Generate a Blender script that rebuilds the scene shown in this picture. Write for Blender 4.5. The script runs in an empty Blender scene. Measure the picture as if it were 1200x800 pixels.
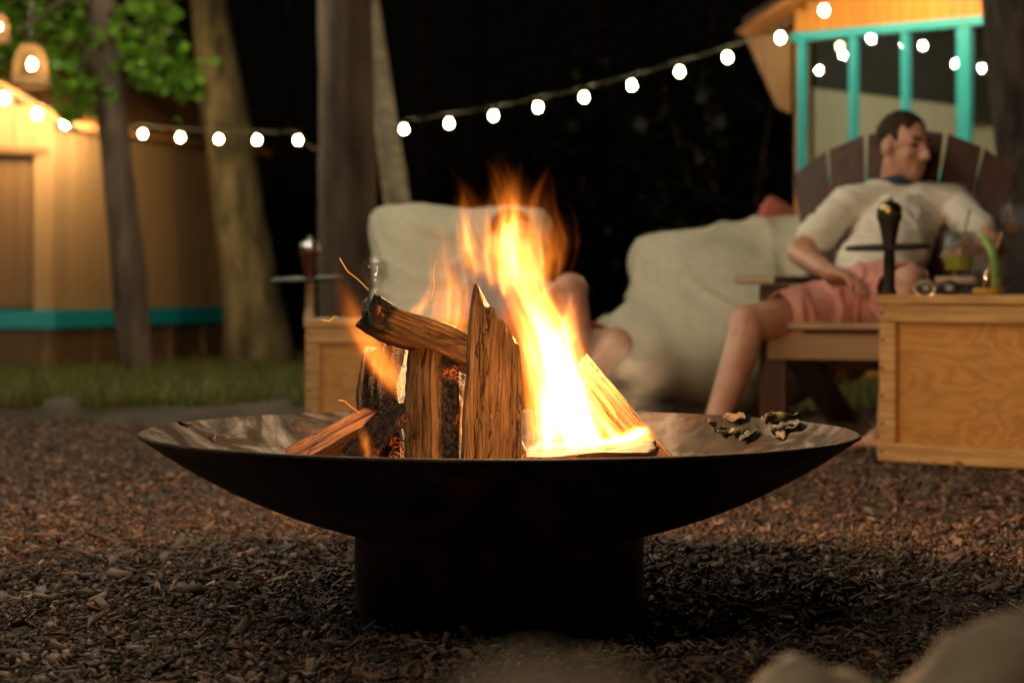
import bpy, bmesh, math, random
import numpy as np
from mathutils import Vector, Matrix, Quaternion, noise as mnoise

random.seed(7)
rng = np.random.default_rng(11)
scene = bpy.context.scene
COL = scene.collection

# ------------------------------------------------------------------ camera
F = 2500.0          # focal length in photo pixels (75 mm on 36 mm, 1200 px wide)
HZ = 334.0          # horizon row
CAMZ = 0.497
cam_d = bpy.data.cameras.new('camera')
cam_d.lens = 75.0; cam_d.sensor_width = 36.0
cam_d.shift_y = -(400.0 - HZ) / 1200.0
cam_d.clip_start = 0.05; cam_d.clip_end = 500
cam_d.dof.use_dof = True
cam_d.dof.focus_distance = 3.24
cam_d.dof.aperture_fstop = 4.8
cam = bpy.data.objects.new('camera', cam_d)
cam.location = (0, 0, CAMZ); cam.rotation_euler = (math.radians(90), math.radians(-0.12), 0)
COL.objects.link(cam); scene.camera = cam

# ------------------------------------------------------------------ night sky, moon-weak sun, exposure
w = bpy.data.worlds.new('World'); scene.world = w; w.use_nodes = True
nt = w.node_tree
sky = nt.nodes.new('ShaderNodeTexSky'); sky.sky_type = 'NISHITA'; sky.sun_disc = False
sky.sun_elevation = math.radians(2); sky.sun_rotation = math.radians(200)
nt.links.new(sky.outputs[0], nt.nodes['Background'].inputs[0])
nt.nodes['Background'].inputs[1].default_value = 0.0006
sun_d = bpy.data.lights.new('sun', 'SUN'); sun_d.energy = 0.004; sun_d.angle = math.radians(20); sun_d.color = (0.8, 0.88, 1)
sun = bpy.data.objects.new('sun', sun_d); sun.rotation_euler = (math.radians(40), 0, math.radians(160)); COL.objects.link(sun)

scene.view_settings.view_transform = 'Standard'; scene.view_settings.look = 'None'
scene.view_settings.exposure = 0.0; scene.view_settings.gamma = 1.0
scene.render.engine = 'CYCLES'
cy = scene.cycles
cy.use_denoising = True
try: cy.denoiser = 'OPENIMAGEDENOISE'
except Exception: pass
cy.max_bounces = 7; cy.diffuse_bounces = 3; cy.glossy_bounces = 3; cy.transmission_bounces = 6
cy.transparent_max_bounces = 16; cy.volume_bounces = 0
cy.sample_clamp_indirect = 4.0; cy.sample_clamp_direct = 0.0
cy.caustics_reflective = False; cy.caustics_refractive = False
cy.volume_step_rate = 1.0
cy.use_adaptive_sampling = True; cy.adaptive_threshold = 0.01

BULB_L = 520.0       # radiance of a festoon bulb
FIRE_W = 62.0       # watts of the hidden heart of the fire

# ------------------------------------------------------------------ helpers
def P(px, py, d):
    return Vector(((px - 600.0) * d / F, d, CAMZ - (py - HZ) * d / F))
def gz(x, y):
    """height of the ground"""
    t = min(max((y - 8.0) / 12.0, 0.0), 1.0); t = t * t * (3 - 2 * t)
    return -0.30 * t
def on_plane(px, py, O, u):
    """pixel -> (distance along u from O, z) on the vertical plane through O along u"""
    dx, dy = (px - 600.0) / F, 1.0
    # O + s*u = t*(dx,dy)
    det = u[0] * (-dy) - u[1] * (-dx)
    s = (-O[0] * (-dy) + O[1] * (-dx)) / det
    t = (O[1] + s * u[1]) / dy
    return s, CAMZ - (py - HZ) * t / F

class MB:
    def __init__(s): s.v = []; s.f = []; s.mi = []
    def add(s, vs, fs, mi=0):
        b = len(s.v); s.v += [tuple(v) for v in vs]; s.f += [tuple(i + b for i in f) for f in fs]; s.mi += [mi] * len(fs)
    def box(s, c, sz, M=None, mi=0, bev=0.0):
        hx, hy, hz = sz[0] / 2, sz[1] / 2, sz[2] / 2
        if bev <= 0:
            vs = [Vector((x * hx, y * hy, z * hz)) for x in (-1, 1) for y in (-1, 1) for z in (-1, 1)]
            fs = [(0, 1, 3, 2), (4, 6, 7, 5), (0, 4, 5, 1), (2, 3, 7, 6), (0, 2, 6, 4), (1, 5, 7, 3)]
        else:
            b = min(bev, hx * .9, hy * .9, hz * .9)
            bm = bmesh.new(); bmesh.ops.create_cube(bm, size=1)
            for q in bm.verts: q.co = Vector((q.co.x * sz[0], q.co.y * sz[1], q.co.z * sz[2]))
            bmesh.ops.bevel(bm, geom=bm.edges[:], offset=b, segments=1, affect='EDGES')
            bm.verts.index_update()
            vs = [q.co.copy() for q in bm.verts]; fs = [[q.index for q in f.verts] for f in bm.faces]; bm.free()
        c = Vector(c)
        vs = [(M @ q if M else q) + c for q in vs]
        s.add(vs, fs, mi)
    def bar(s, a, b, wd, th, up=(0, 0, 1), mi=0, bev=0.004):
        a, b = Vector(a), Vector(b); z = (b - a); L = z.length; z.normalize()
        x = Vector(up).cross(z); x.normalize(); y = z.cross(x)
        s.box((a + b) / 2, (wd, th, L), Matrix((x, y, z)).transposed(), mi, bev)
    def tube(s, pts, rad, seg=12, mi=0, caps=True):
        pts = [Vector(p) for p in pts]; n = len(pts)
        if not hasattr(rad, '__len__'): rad = [rad] * n
        t0 = (pts[1] - pts[0]).normalized()
        x = t0.orthogonal().normalized()
        vs = []
        for i, p in enumerate(pts):
            t = (pts[min(i + 1, n - 1)] - pts[max(i - 1, 0)]).normalized()
            x = (x - t * x.dot(t)).normalized(); y = t.cross(x)
            for k in range(seg):
                a = 2 * math.pi * k / seg
                vs.append(p + (x * math.cos(a) + y * math.sin(a)) * rad[i])
        fs = [(i * seg + k, i * seg + (k + 1) % seg, (i + 1) * seg + (k + 1) % seg, (i + 1) * seg + k) for i in range(n - 1) for k in range(seg)]
        if caps:
            fs.append(tuple(reversed(range(seg)))); fs.append(tuple((n - 1) * seg + k for k in range(seg)))
        s.add(vs, fs, mi)
    def lathe(s, prof, seg=24, c=(0, 0, 0), mi=0):
        c = Vector(c); vs = []; n = len(prof)
        for r, z in prof:
            for k in range(seg):
                a = 2 * math.pi * k / seg
                vs.append(c + Vector((r * math.cos(a), r * math.sin(a), z)))
        fs = [(i * seg + k, i * seg + (k + 1) % seg, (i + 1) * seg + (k + 1) % seg, (i + 1) * seg + k) for i in range(n - 1) for k in range(seg)]
        s.add(vs, fs, mi)
    def ball(s, c, r, M=None, seg=16, rings=10, mi=0):
        c = Vector(c); vs = []; rr = r if hasattr(r, '__len__') else (r, r, r)
        for i in range(rings + 1):
            th = math.pi * i / rings
            for k in range(seg):
                a = 2 * math.pi * k / seg
                q = Vector((rr[0] * math.sin(th) * math.cos(a), rr[1] * math.sin(th) * math.sin(a), -rr[2] * math.cos(th)))
                vs.append((M @ q if M else q) + c)
        fs = [(i * seg + k, i * seg + (k + 1) % seg, (i + 1) * seg + (k + 1) % seg, (i + 1) * seg + k) for i in range(rings) for k in range(seg)]
        s.add(vs, fs, mi)
    def cap(s, p0, r0, p1, r1, seg=14):
        """tapered capsule"""
        p0, p1 = Vector(p0), Vector(p1); ax = (p1 - p0); L = max(ax.length, 1e-5); ax = ax / L
        pts, rad = [], []
        for a in (80, 55, 30):
            a = math.radians(a); pts.append(p0 - ax * r0 * math.sin(a)); rad.append(r0 * math.cos(a))
        for k in range(5):
            t = k / 4; pts.append(p0.lerp(p1, t)); rad.append(r0 + (r1 - r0) * t)
        for a in (30, 55, 80):
            a = math.radians(a); pts.append(p1 + ax * r1 * math.sin(a)); rad.append(r1 * math.cos(a))
        s.tube(pts, rad, seg)
    def mesh(s, name):
        me = bpy.data.meshes.new(name); me.from_pydata(s.v, [], s.f); me.update()
        bm = bmesh.new(); bm.from_mesh(me); bmesh.ops.remove_doubles(bm, verts=bm.verts, dist=1e-6)
        bmesh.ops.recalc_face_normals(bm, faces=bm.faces); bm.to_mesh(me); bm.free()
        return me
    def build(s, name, m, parent=None, smooth=False, M=None):
        me = s.mesh(name)
        return link(name, me, m, parent, smooth, M)

def link(name, me, m, parent=None, smooth=False, M=None):
    o = bpy.data.objects.new(name, me); COL.objects.link(o)
    if m is not None and len(me.materials) == 0: me.materials.append(m)
    if smooth:
        me.polygons.foreach_set('use_smooth', [True] * len(me.polygons))
        if smooth == 'angle':
            try: me.set_sharp_from_angle(angle=math.radians(38))
            except Exception: pass
    if parent: o.parent = parent
    if M is not None: o.matrix_local = M
    return o
def tag(o, label=None, cat=None, group=None, kind=None):
    if label: o['label'] = label
    if cat: o['category'] = cat
    if group: o['group'] = group
    if kind: o['kind'] = kind
    return o
def empty(name, loc=(0, 0, 0), rz=0.0, label=None, cat=None, group=None):
    o = bpy.data.objects.new(name, None); COL.objects.link(o); o.location = loc; o.rotation_euler = (0, 0, rz)
    o.empty_display_size = .05
    return tag(o, label, cat, group)
def nest(child, parent):
    """make child a sub-part of parent (both were built in their thing's frame)"""
    ml = child.matrix_basis.copy(); child.parent = parent; child.matrix_parent_inverse = parent.matrix_basis.inverted(); child.matrix_basis = ml
def fbm(p, oct=3):
    return mnoise.fractal(Vector(p), 1.0, 2.0, oct)

# ------------------------------------------------------------------ materials
def newmat(name):
    m = bpy.data.materials.new(name); m.use_nodes = True
    n = m.node_tree.nodes; b = n['Principled BSDF']
    return m, m.node_tree, b
def N(t, ty, **kw):
    n = t.nodes.new(ty)
    for k, v in kw.items(): setattr(n, k, v)
    return n
def ramp(t, fac, stops):
    r = t.nodes.new('ShaderNodeValToRGB'); cr = r.color_ramp
    while len(cr.elements) < len(stops): cr.elements.new(0.5)
    for e, (p, c) in zip(cr.elements, stops):
        e.position = p; e.color = (c[0], c[1], c[2], 1) if hasattr(c, '__len__') else (c, c, c, 1)
    t.links.new(fac, r.inputs[0]); return r.outputs[0]
def noisetex(t, scale, stretch=(1, 1, 1), detail=5, rough=.6, dist=0, coord='Object', off=(0, 0, 0)):
    tc = t.nodes.new('ShaderNodeTexCoord'); mp = t.nodes.new('ShaderNodeMapping')
    mp.inputs['Scale'].default_value = stretch; mp.inputs['Location'].default_value = off
    t.links.new(tc.outputs[coord], mp.inputs[0])
    n = t.nodes.new('ShaderNodeTexNoise'); n.inputs['Scale'].default_value = scale
    n.inputs['Detail'].default_value = detail; n.inputs['Roughness'].default_value = rough; n.inputs['Distortion'].default_value = dist
    t.links.new(mp.outputs[0], n.inputs['Vector']); return n.outputs[0]
def mixc(t, fac, a, b, mode='MIX'):
    m = t.nodes.new('ShaderNodeMix'); m.data_type = 'RGBA'; m.blend_type = mode
    for sock, v in ((m.inputs[0], fac), (m.inputs[6], a), (m.inputs[7], b)):
        if isinstance(v, (int, float)): sock.default_value = v
        elif hasattr(v, '__len__'): sock.default_value = (*v[:3], 1)
        else: t.links.new(v, sock)
    return m.outputs[2]
def mth(t, op, a, b=None, clamp=False):
    m = t.nodes.new('ShaderNodeMath'); m.operation = op; m.use_clamp = clamp
    for i, v in enumerate((a, b)):
        if v is None: continue
        if isinstance(v, (int, float)): m.inputs[i].default_value = v
        else: t.links.new(v, m.inputs[i])
    return m.outputs[0]
def bumpn(t, b, h, strength=.4, dist=.01):
    bp = t.nodes.new('ShaderNodeBump'); bp.inputs['Strength'].default_value = strength; bp.inputs['Distance'].default_value = dist
    t.links.new(h, bp.inputs['Height']); t.links.new(bp.outputs[0], b.inputs['Normal'])
def pm(name, c1, c2=None, scale=8, stretch=(1, 1, 1), rough=.6, bump=0.0, bdist=.01, metal=0.0, detail=5, lo=.35, hi=.65, rnd=0.0, spec=.5):
    m, t, b = newmat(name)
    b.inputs['Roughness'].default_value = rough; b.inputs['Metallic'].default_value = metal; b.inputs['Specular IOR Level'].default_value = spec
    c2 = c2 or c1
    n = noisetex(t, scale, stretch, detail)
    col = ramp(t, n, [(lo, c1), (hi, c2)])
    if rnd > 0:
        oi = t.nodes.new('ShaderNodeObjectInfo')
        v = mth(t, 'MULTIPLY_ADD', oi.outputs['Random'], 2 * rnd); t.nodes[-1].inputs[2].default_value = 1 - rnd
        hsv = t.nodes.new('ShaderNodeHueSaturation'); t.links.new(col, hsv.inputs['Color']); t.links.new(v, hsv.inputs['Value']); col = hsv.outputs[0]
    t.links.new(col, b.inputs['Base Color'])
    if bump > 0: bumpn(t, b, n, bump, bdist)
    return m
def emat(name, col, strength):
    m = bpy.data.materials.new(name); m.use_nodes = True; t = m.node_tree; t.nodes.clear()
    e = N(t, 'ShaderNodeEmission'); e.inputs[0].default_value = (*col, 1); e.inputs[1].default_value = strength
    o = N(t, 'ShaderNodeOutputMaterial'); t.links.new(e.outputs[0], o.inputs[0]); return m
def glassmat(name, col=(1, 1, 1), rough=0.0, ior=1.45):
    m, t, b = newmat(name)
    b.inputs['Base Color'].default_value = (*col, 1); b.inputs['Transmission Weight'].default_value = 1.0
    b.inputs['Roughness'].default_value = rough; b.inputs['IOR'].default_value = ior
    return m

M = {}
M['bark'] = pm('bark', (.034, .023, .015), (.135, .092, .062), 9, (1, 1, .22), .9, 1.0, .03, detail=8)
M['bark_dark'] = pm('dark_rough_bark', (.018, .013, .009), (.085, .062, .044), 14, (1, 1, .35), .95, 1.0, .04, detail=8)
M['bark_moss'] = pm('mossy_bark', (.045, .036, .020), (.22, .18, .095), 6, (1, 1, .35), .9, 1.0, .05, detail=9)
M['birch'] = pm('birch_bark', (.20, .17, .13), (.40, .36, .29), 6, (1, 1, 2.5), .7, .3, .01)
M['soil'] = pm('soil', (.045, .030, .020), (.11, .075, .05), 14, rough=.95, bump=.8, bdist=.03, detail=9)
M['lawn'] = pm('lawn_soil', (.040, .030, .016), (.085, .058, .034), 5, rough=.95, bump=.6, bdist=.03)
M['turq'] = pm('turquoise_paint', (.006, .33, .44), (.012, .40, .52), 5, rough=.45)
M['hutwood'] = pm('orange_boards', (.50, .19, .022), (.60, .26, .035), 3, (3, 3, .4), .55, .15, .004, rnd=.12)
M['tanwall'] = pm('tan_boards', (.40, .24, .12), (.50, .31, .16), 3, (3, 3, .3), .7, .15, .004, rnd=.07)
M['browndoor'] = pm('brown_door', (.20, .11, .05), (.27, .15, .07), 4, (3, 3, .3), .6)
M['roof'] = pm('dark_roof', (.045, .03, .022), (.08, .055, .04), 8, rough=.8)
M['soffit'] = pm('soffit_wood', (.30, .13, .04), (.40, .18, .06), 4, (1, 6, 1), .6)
M['pine'] = pm('pine_wood', (.34, .17, .055), (.62, .37, .14), 7, (.5, .5, 7), .5, .15, .003, rnd=.14)
M['ply'] = None
M['chairwood'] = pm('stained_chair_wood', (.036, .009, .004), (.075, .021, .009), 6, (5, 5, .6), .4, .12, .003, rnd=.15)
M['seatwood'] = pm('worn_seat_wood', (.24, .13, .06), (.36, .21, .10), 6, (.6, 5, 5), .5, .12, .003, rnd=.1)
M['canvas'] = pm('canvas', (.46, .42, .31), (.53, .49, .38), 30, rough=.9, bump=.15, bdist=.004)
M['coral'] = pm('coral_cloth', (.55, .14, .09), (.62, .18, .12), 20, rough=.85)
M['skin'] = pm('skin', (.40, .185, .115), (.56, .30, .20), 12, rough=.45, bump=.08, bdist=.003, detail=7)
M['hair'] = pm('dark_hair', (.014, .008, .005), (.042, .025, .015), 60, rough=.75, bump=.6, bdist=.004, spec=.2)
M['shirt'] = pm('cream_shirt', (.66, .60, .50), (.73, .67, .57), 120, rough=.9, bump=.1, bdist=.002)
M['navy'] = pm('navy_collar', (.022, .035, .075), (.03, .05, .10), 60, rough=.9)
M['shorts'] = pm('pink_shorts', (.58, .25, .20), (.66, .31, .25), 60, rough=.9, bump=.1, bdist=.002)
M['darkcloth'] = pm('mauve_cloth', (.30, .22, .19), (.36, .27, .24), 40, rough=.9)
M['blackmetal'] = pm('black_metal', (.010, .008, .007), (.022, .018, .015), 30, rough=.6, spec=.3)
M['brass'] = pm('dull_brass', (.30, .22, .09), (.42, .33, .16), 30, rough=.28, metal=1.0)
M['chrome'] = pm('polished_steel', (.55, .52, .48), (.65, .62, .58), 20, rough=.18, metal=1.0)
M['pale_or_firelit'] = pm('pale_or_firelit_wood', (.36, .26, .17), (.46, .34, .23), 20, (1, 1, .2), .5)  # on the torch stem the pale tone is firelight put into the colour
M['wicker'] = pm('wicker', (.42, .22, .08), (.55, .32, .13), 40, rough=.7)
M['orange_juice'] = pm('orange_drink', (.85, .42, .02), (.9, .5, .03), 10, rough=.2)
M['lime_juice'] = pm('lime_drink', (.42, .40, .03), (.5, .46, .05), 10, rough=.2)
M['cucumber'] = pm('cucumber_strip', (.20, .46, .10), (.32, .56, .18), 20, (1, 1, .3), .4)
M['straw'] = pm('paper_straw', (.40, .20, .08), (.46, .25, .11), 20, rough=.7)
M['wire'] = pm('cable', (.10, .10, .085), (.12, .12, .10), 20, rough=.5)
M['rubber'] = pm('black_rubber', (.012, .012, .012), (.02, .02, .02), 20, rough=.3)
M['bulb'] = emat('festoon_bulb', (1.0, .88, .64), BULB_L * 1.15)
M['bulb_soft'] = emat('soft_festoon_bulb', (1.0, .80, .40), BULB_L * .17)
M['bulb_eave'] = emat('eave_bulb', (1.0, .68, .30), BULB_L * 1.25)
M['bulb_dim'] = emat('lantern_bulb', (1.0, .76, .40), BULB_L * .12)
M['stone'] = pm('pale_stone', (.15, .095, .055), (.30, .21, .125), 7, rough=.85, bump=.6, bdist=.02, detail=8)
M['curtain'] = pm('beige_wall', (.46, .43, .30), (.52, .49, .36), 3, (4, 4, .3), .9)
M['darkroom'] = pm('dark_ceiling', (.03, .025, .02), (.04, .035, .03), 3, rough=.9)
M['yellow'] = pm('yellow_curtain', (.65, .42, .06), (.75, .5, .1), 3, (6, 6, .3), .9)

def pane_mat(name='window_glass', tint=(.9, .93, .9), ior=1.55):
    m = bpy.data.materials.new(name); m.use_nodes = True; t = m.node_tree; t.nodes.clear()
    fr = N(t, 'ShaderNodeFresnel'); fr.inputs[0].default_value = ior
    a = N(t, 'ShaderNodeBsdfTransparent'); a.inputs[0].default_value = (*tint, 1)
    g = N(t, 'ShaderNodeBsdfGlossy'); g.inputs['Roughness'].default_value = .01
    mx = N(t, 'ShaderNodeMixShader'); o = N(t, 'ShaderNodeOutputMaterial')
    t.links.new(fr.outputs[0], mx.inputs[0]); t.links.new(a.outputs[0], mx.inputs[1]); t.links.new(g.outputs[0], mx.inputs[2]); t.links.new(mx.outputs[0], o.inputs[0])
    return m
M['pane'] = pane_mat()
M['glass'] = pane_mat('drinking_glass', (.97, .97, .96), 1.35)
_mx = [n for n in M['glass'].node_tree.nodes if n.type == 'MIX_SHADER'][0]; M['glass'].node_tree.links.remove(_mx.inputs[0].links[0]); _mx.inputs[0].default_value = .15

def leaf_mat(name, c1, c2):
    m, t, b = newmat(name)
    at = N(t, 'ShaderNodeAttribute', attribute_name='tint')
    col = mixc(t, at.outputs['Fac'], c1, c2)
    t.links.new(col, b.inputs['Base Color']); b.inputs['Roughness'].default_value = .45
    tr = N(t, 'ShaderNodeBsdfTranslucent'); t.links.new(col, tr.inputs[0])
    mx = N(t, 'ShaderNodeMixShader'); mx.inputs[0].default_value = .4
    o = t.nodes['Material Output']; t.links.new(b.outputs[0], mx.inputs[1]); t.links.new(tr.outputs[0], mx.inputs[2]); t.links.new(mx.outputs[0], o.inputs[0])
    return m
M['leaf'] = leaf_mat('maple_leaf', (.09, .22, .015), (.22, .42, .04))
M['grass'] = leaf_mat('grass_blade', (.065, .10, .016), (.22, .21, .055))
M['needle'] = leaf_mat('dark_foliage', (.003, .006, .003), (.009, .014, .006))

def ply_mat():
    m, t, b = newmat('plywood')
    n = noisetex(t, 2.2, (1, 1, 3.0), 3, .5, 1.2); n2 = noisetex(t, 1.0, (6, 6, 120), 5, .6, .2)
    wv = mth(t, 'SINE', mth(t, 'MULTIPLY', n, 70.0)); f = mth(t, 'MULTIPLY_ADD', wv, .22); t.nodes[-1].inputs[2].default_value = .5
    f = mth(t, 'ADD', mth(t, 'MULTIPLY', f, .55), mth(t, 'MULTIPLY', n2, .45))
    col = ramp(t, f, [(.25, (.40, .17, .038)), (.5, (.52, .245, .062)), (.75, (.62, .32, .09))])
    tc = N(t, 'ShaderNodeTexCoord'); vo = N(t, 'ShaderNodeTexVoronoi'); vo.inputs['Scale'].default_value = 4.5; t.links.new(tc.outputs['Object'], vo.inputs['Vector'])
    kn = ramp(t, mth(t, 'ADD', vo.outputs['Distance'], mth(t, 'MULTIPLY', n, .12)), [(.09, 1.0), (.17, 0.0)])
    col = mixc(t, mth(t, 'MULTIPLY', kn, .65), col, (.15, .05, .014))
    st = ramp(t, noisetex(t, 5, detail=7, rough=.7, off=(5, 5, 5)), [(.5, 0.0), (.75, 1.0)])
    col = mixc(t, mth(t, 'MULTIPLY', st, .35), col, (.16, .075, .03))
    t.links.new(col, b.inputs['Base Color']); b.inputs['Roughness'].default_value = .48; bumpn(t, b, n2, .08, .002)
    return m
M['ply'] = ply_mat()
def chip_mat():
    m, t, b = newmat('wood_chips')
    at = N(t, 'ShaderNodeAttribute', attribute_name='tint')
    n = noisetex(t, 160, detail=3)
    col = mixc(t, .5, at.outputs['Color'], mixc(t, n, (.4, .4, .4), (1.5, 1.5, 1.5)), 'MULTIPLY')
    t.links.new(col, b.inputs['Base Color']); b.inputs['Roughness'].default_value = .75
    return m
M['chips'] = chip_mat()

# ------------------------------------------------------------------ ground
def build_ground():
    xs = np.concatenate([np.linspace(-90, -8, 14), np.linspace(-7, 7, 57), np.linspace(8, 90, 14)])
    ys = np.concatenate([np.linspace(-30, 0, 7), np.linspace(.5, 24, 95), np.linspace(26, 160, 16)])
    nx, ny = len(xs), len(ys); vs = []
    for y in ys:
        for x in xs:
            z = gz(x, y) + .02 * fbm((x * .7, y * .7, 0), 2) * (1 if y < 24 else 0)
            vs.append((x, y, z - .012))
    fs = [(j * nx + i, j * nx + i + 1, (j + 1) * nx + i + 1, (j + 1) * nx + i) for j in range(ny - 1) for i in range(nx - 1)]
    me = bpy.data.meshes.new('ground'); me.from_pydata(vs, [], fs)
    tag(link('ground', me, M['soil'], smooth=True), kind='structure')
build_ground()
def gh(x, y):
    return gz(x, y) + .02 * fbm((x * .7, y * .7, 0), 2) - .012
def lawn_edge(x):
    return 7.9 + .25 * math.sin(x * 1.7) + .18 * fbm((x * 2.2, 3, 0), 2)
def build_lawn():
    nx, ny = 60, 40; vs = []
    for j in range(ny):
        for i in range(nx):
            x = -9 + 9.6 * i / (nx - 1); y = lawn_edge(x) + (26 - 7.9) * (j / (ny - 1)) ** 1.4
            vs.append((x, y, gh(x, y) + .05 * min(1, j / 2.0) + .006))
    fs = [(j * nx + i, j * nx + i + 1, (j + 1) * nx + i + 1, (j + 1) * nx + i) for j in range(ny - 1) for i in range(nx - 1)]
    me = bpy.data.meshes.new('lawn'); me.from_pydata(vs, [], fs)
    tag(link('lawn', me, M['lawn'], smooth=True), kind='structure')
build_lawn()

def build_chips():
    n = 170000
    y = 1.6 + 7.6 * rng.random(n) ** 1.3
    x = (rng.random(n) * 2 - 1) * (.30 * y + .45)
    keep = ~((x < .3) & (y > 7.9))
    x, y = x[keep], y[keep]; n = len(x)
    L = np.clip(rng.lognormal(-4.92, .58, n), .0035, .05) * (1 + .04 * y)
    W = L * rng.uniform(.22, .6, n); T = np.clip(W * rng.uniform(.15, .45, n), .0015, .006)
    yaw = rng.random(n) * 2 * np.pi + 0; tilt = rng.normal(0, .42, n); roll = rng.normal(0, .6, n)
    base = np.array([[sx, sy, sz] for sx in (-.5, .5) for sy in (-.5, .5) for sz in (-.5, .5)])
    V = base[None] * np.stack([L, W, T], 1)[:, None, :]
    tap = rng.uniform(.25, 1.0, (n, 1)); V[:, 4:, 1] *= tap
    V[:, :, 0] += V[:, :, 1] * rng.normal(0, .4, (n, 1))
    V += rng.normal(0, .0010, V.shape)
    cr, sr = np.cos(roll), np.sin(roll); a, b = V[:, :, 1].copy(), V[:, :, 2].copy()
    V[:, :, 1] = a * cr[:, None] - b * sr[:, None]; V[:, :, 2] = a * sr[:, None] + b * cr[:, None]
    ct, st = np.cos(tilt), np.sin(tilt); a, b = V[:, :, 0].copy(), V[:, :, 2].copy()
    V[:, :, 0] = a * ct[:, None] - b * st[:, None]; V[:, :, 2] = a * st[:, None] + b * ct[:, None]
    c, s = np.cos(yaw), np.sin(yaw); a, b = V[:, :, 0].copy(), V[:, :, 1].copy()
    V[:, :, 0] = a * c[:, None] - b * s[:, None]; V[:, :, 1] = a * s[:, None] + b * c[:, None]
    g = np.array([gh(float(p), float(q)) for p, q in zip(x, y)])
    lump = np.array([max(0, mnoise.noise(Vector((float(p) * 5, float(q) * 5, 4)))) for p, q in zip(x, y)]) * .018
    z = g + lump + rng.random(n) * .012 + .001
    V += np.stack([x, y, z], 1)[:, None, :]
    verts = V.reshape(-1, 3)
    quad = np.array([(0, 1, 3, 2), (4, 6, 7, 5), (0, 4, 5, 1), (2, 3, 7, 6), (0, 2, 6, 4), (1, 5, 7, 3)])
    faces = (quad[None] + (np.arange(n) * 8)[:, None, None]).reshape(-1, 4)
    me = bpy.data.meshes.new('wood_chips')
    me.vertices.add(len(verts)); me.vertices.foreach_set('co', verts.ravel().astype(np.float32))
    me.loops.add(faces.size); me.loops.foreach_set('vertex_index', faces.ravel().astype(np.int32))
    me.polygons.add(len(faces)); me.polygons.foreach_set('loop_start', np.arange(0, faces.size, 4, dtype=np.int32))
    pal = np.array([1.02, .92, .92]) * np.array([(.16, .10, .065), (.22, .14, .085), (.11, .065, .04), (.28, .20, .135), (.06, .04, .028), (.17, .15, .13), (.03, .025, .02), (.24, .12, .055)])
    pick = rng.choice(len(pal), n, p=[.22, .2, .2, .10, .12, .05, .06, .05])
    colr = pal[pick] * rng.uniform(.45, 1.3, (n, 1))
    at = me.attributes.new('tint', 'FLOAT_COLOR', 'POINT')
    at.data.foreach_set('color', np.repeat(np.concatenate([colr, np.ones((n, 1))], 1), 8, 0).ravel().astype(np.float32))
    me.update(); me.validate()
    o = link('wood_chips', me, M['chips'])
    tag(o, 'brown wood chip mulch covering the ground under the fire bowl', 'wood chips', kind='stuff')
build_chips()

def blades(name, x, y, z, h, lean, width, m, label, cat, tint=None):
    n = len(x); a = rng.random(n) * 2 * np.pi; wx, wy = np.cos(a) * width, np.sin(a) * width
    la = rng.random(n) * 2 * np.pi; lx, ly = np.cos(la) * lean * h, np.sin(la) * lean * h
    V = np.zeros((n, 5, 3))
    V[:, 0] = np.stack([x - wx, y - wy, z], 1); V[:, 1] = np.stack([x + wx, y + wy, z], 1)
    V[:, 2] = np.stack([x + wx * .7 + lx * .4, y + wy * .7 + ly * .4, z + h * .6], 1); V[:, 3] = np.stack([x - wx * .7 + lx * .4, y - wy * .7 + ly * .4, z + h * .6], 1)
    V[:, 4] = np.stack([x + lx, y + ly, z + h], 1)
    b = (np.arange(n) * 5)[:, None]
    q = (np.array([[0, 1, 2, 3]]) + b); t = (np.array([[3, 2, 4]]) + b)
    me = bpy.data.meshes.new(name)
    me.vertices.add(n * 5); me.vertices.foreach_set('co', V.ravel().astype(np.float32))
    idx = np.concatenate([q.ravel(), t.ravel()]).astype(np.int32)
    me.loops.add(len(idx)); me.loops.foreach_set('vertex_index', idx)
    me.polygons.add(2 * n); me.polygons.foreach_set('loop_start', np.concatenate([np.arange(n) * 4, 4 * n + np.arange(n) * 3]).astype(np.int32))
    at = me.attributes.new('tint', 'FLOAT', 'POINT'); at.data.foreach_set('value', np.repeat(rng.random(n), 5).astype(np.float32))
    me.update(); me.validate()
    return tag(link(name, me, m), label, cat, kind='stuff')
def build_grass():
    n = 60000
    y = 8.0 + 15 * rng.random(n) ** 1.8; x = -.29 * y - 1 + rng.random(n) * (.29 * y + 1 + .5)
    k = np.array([q > lawn_edge(float(p)) + .1 and mnoise.noise(Vector((float(p) * 2.6, float(q) * 2.0, 9))) > -.16 for p, q in zip(x, y)])
    x, y = x[k], y[k]; n = len(x)
    z = np.array([gh(float(p), float(q)) for p, q in zip(x, y)]) + .045
    h = rng.uniform(.02, .09, n) * rng.uniform(.6, 1.3, n) * (1 + .4 * (rng.random(n) > .93))
    blades('grass', x, y, z, h, .5, .004 * (y / 10), M['grass'], 'short green grass on the bank below the tan cabin', 'grass')
    n = 2500
    x = rng.uniform(.9, 2.2, n); y = rng.uniform(8.8, 11.5, n)
    z = np.array([gh(float(p), float(q)) for p, q in zip(x, y)])
    blades('grass', x, y, z, rng.uniform(.04, .12, n), .5, .006, M['grass'], 'patchy green grass behind the wooden armchair', 'grass')
build_grass()

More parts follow.
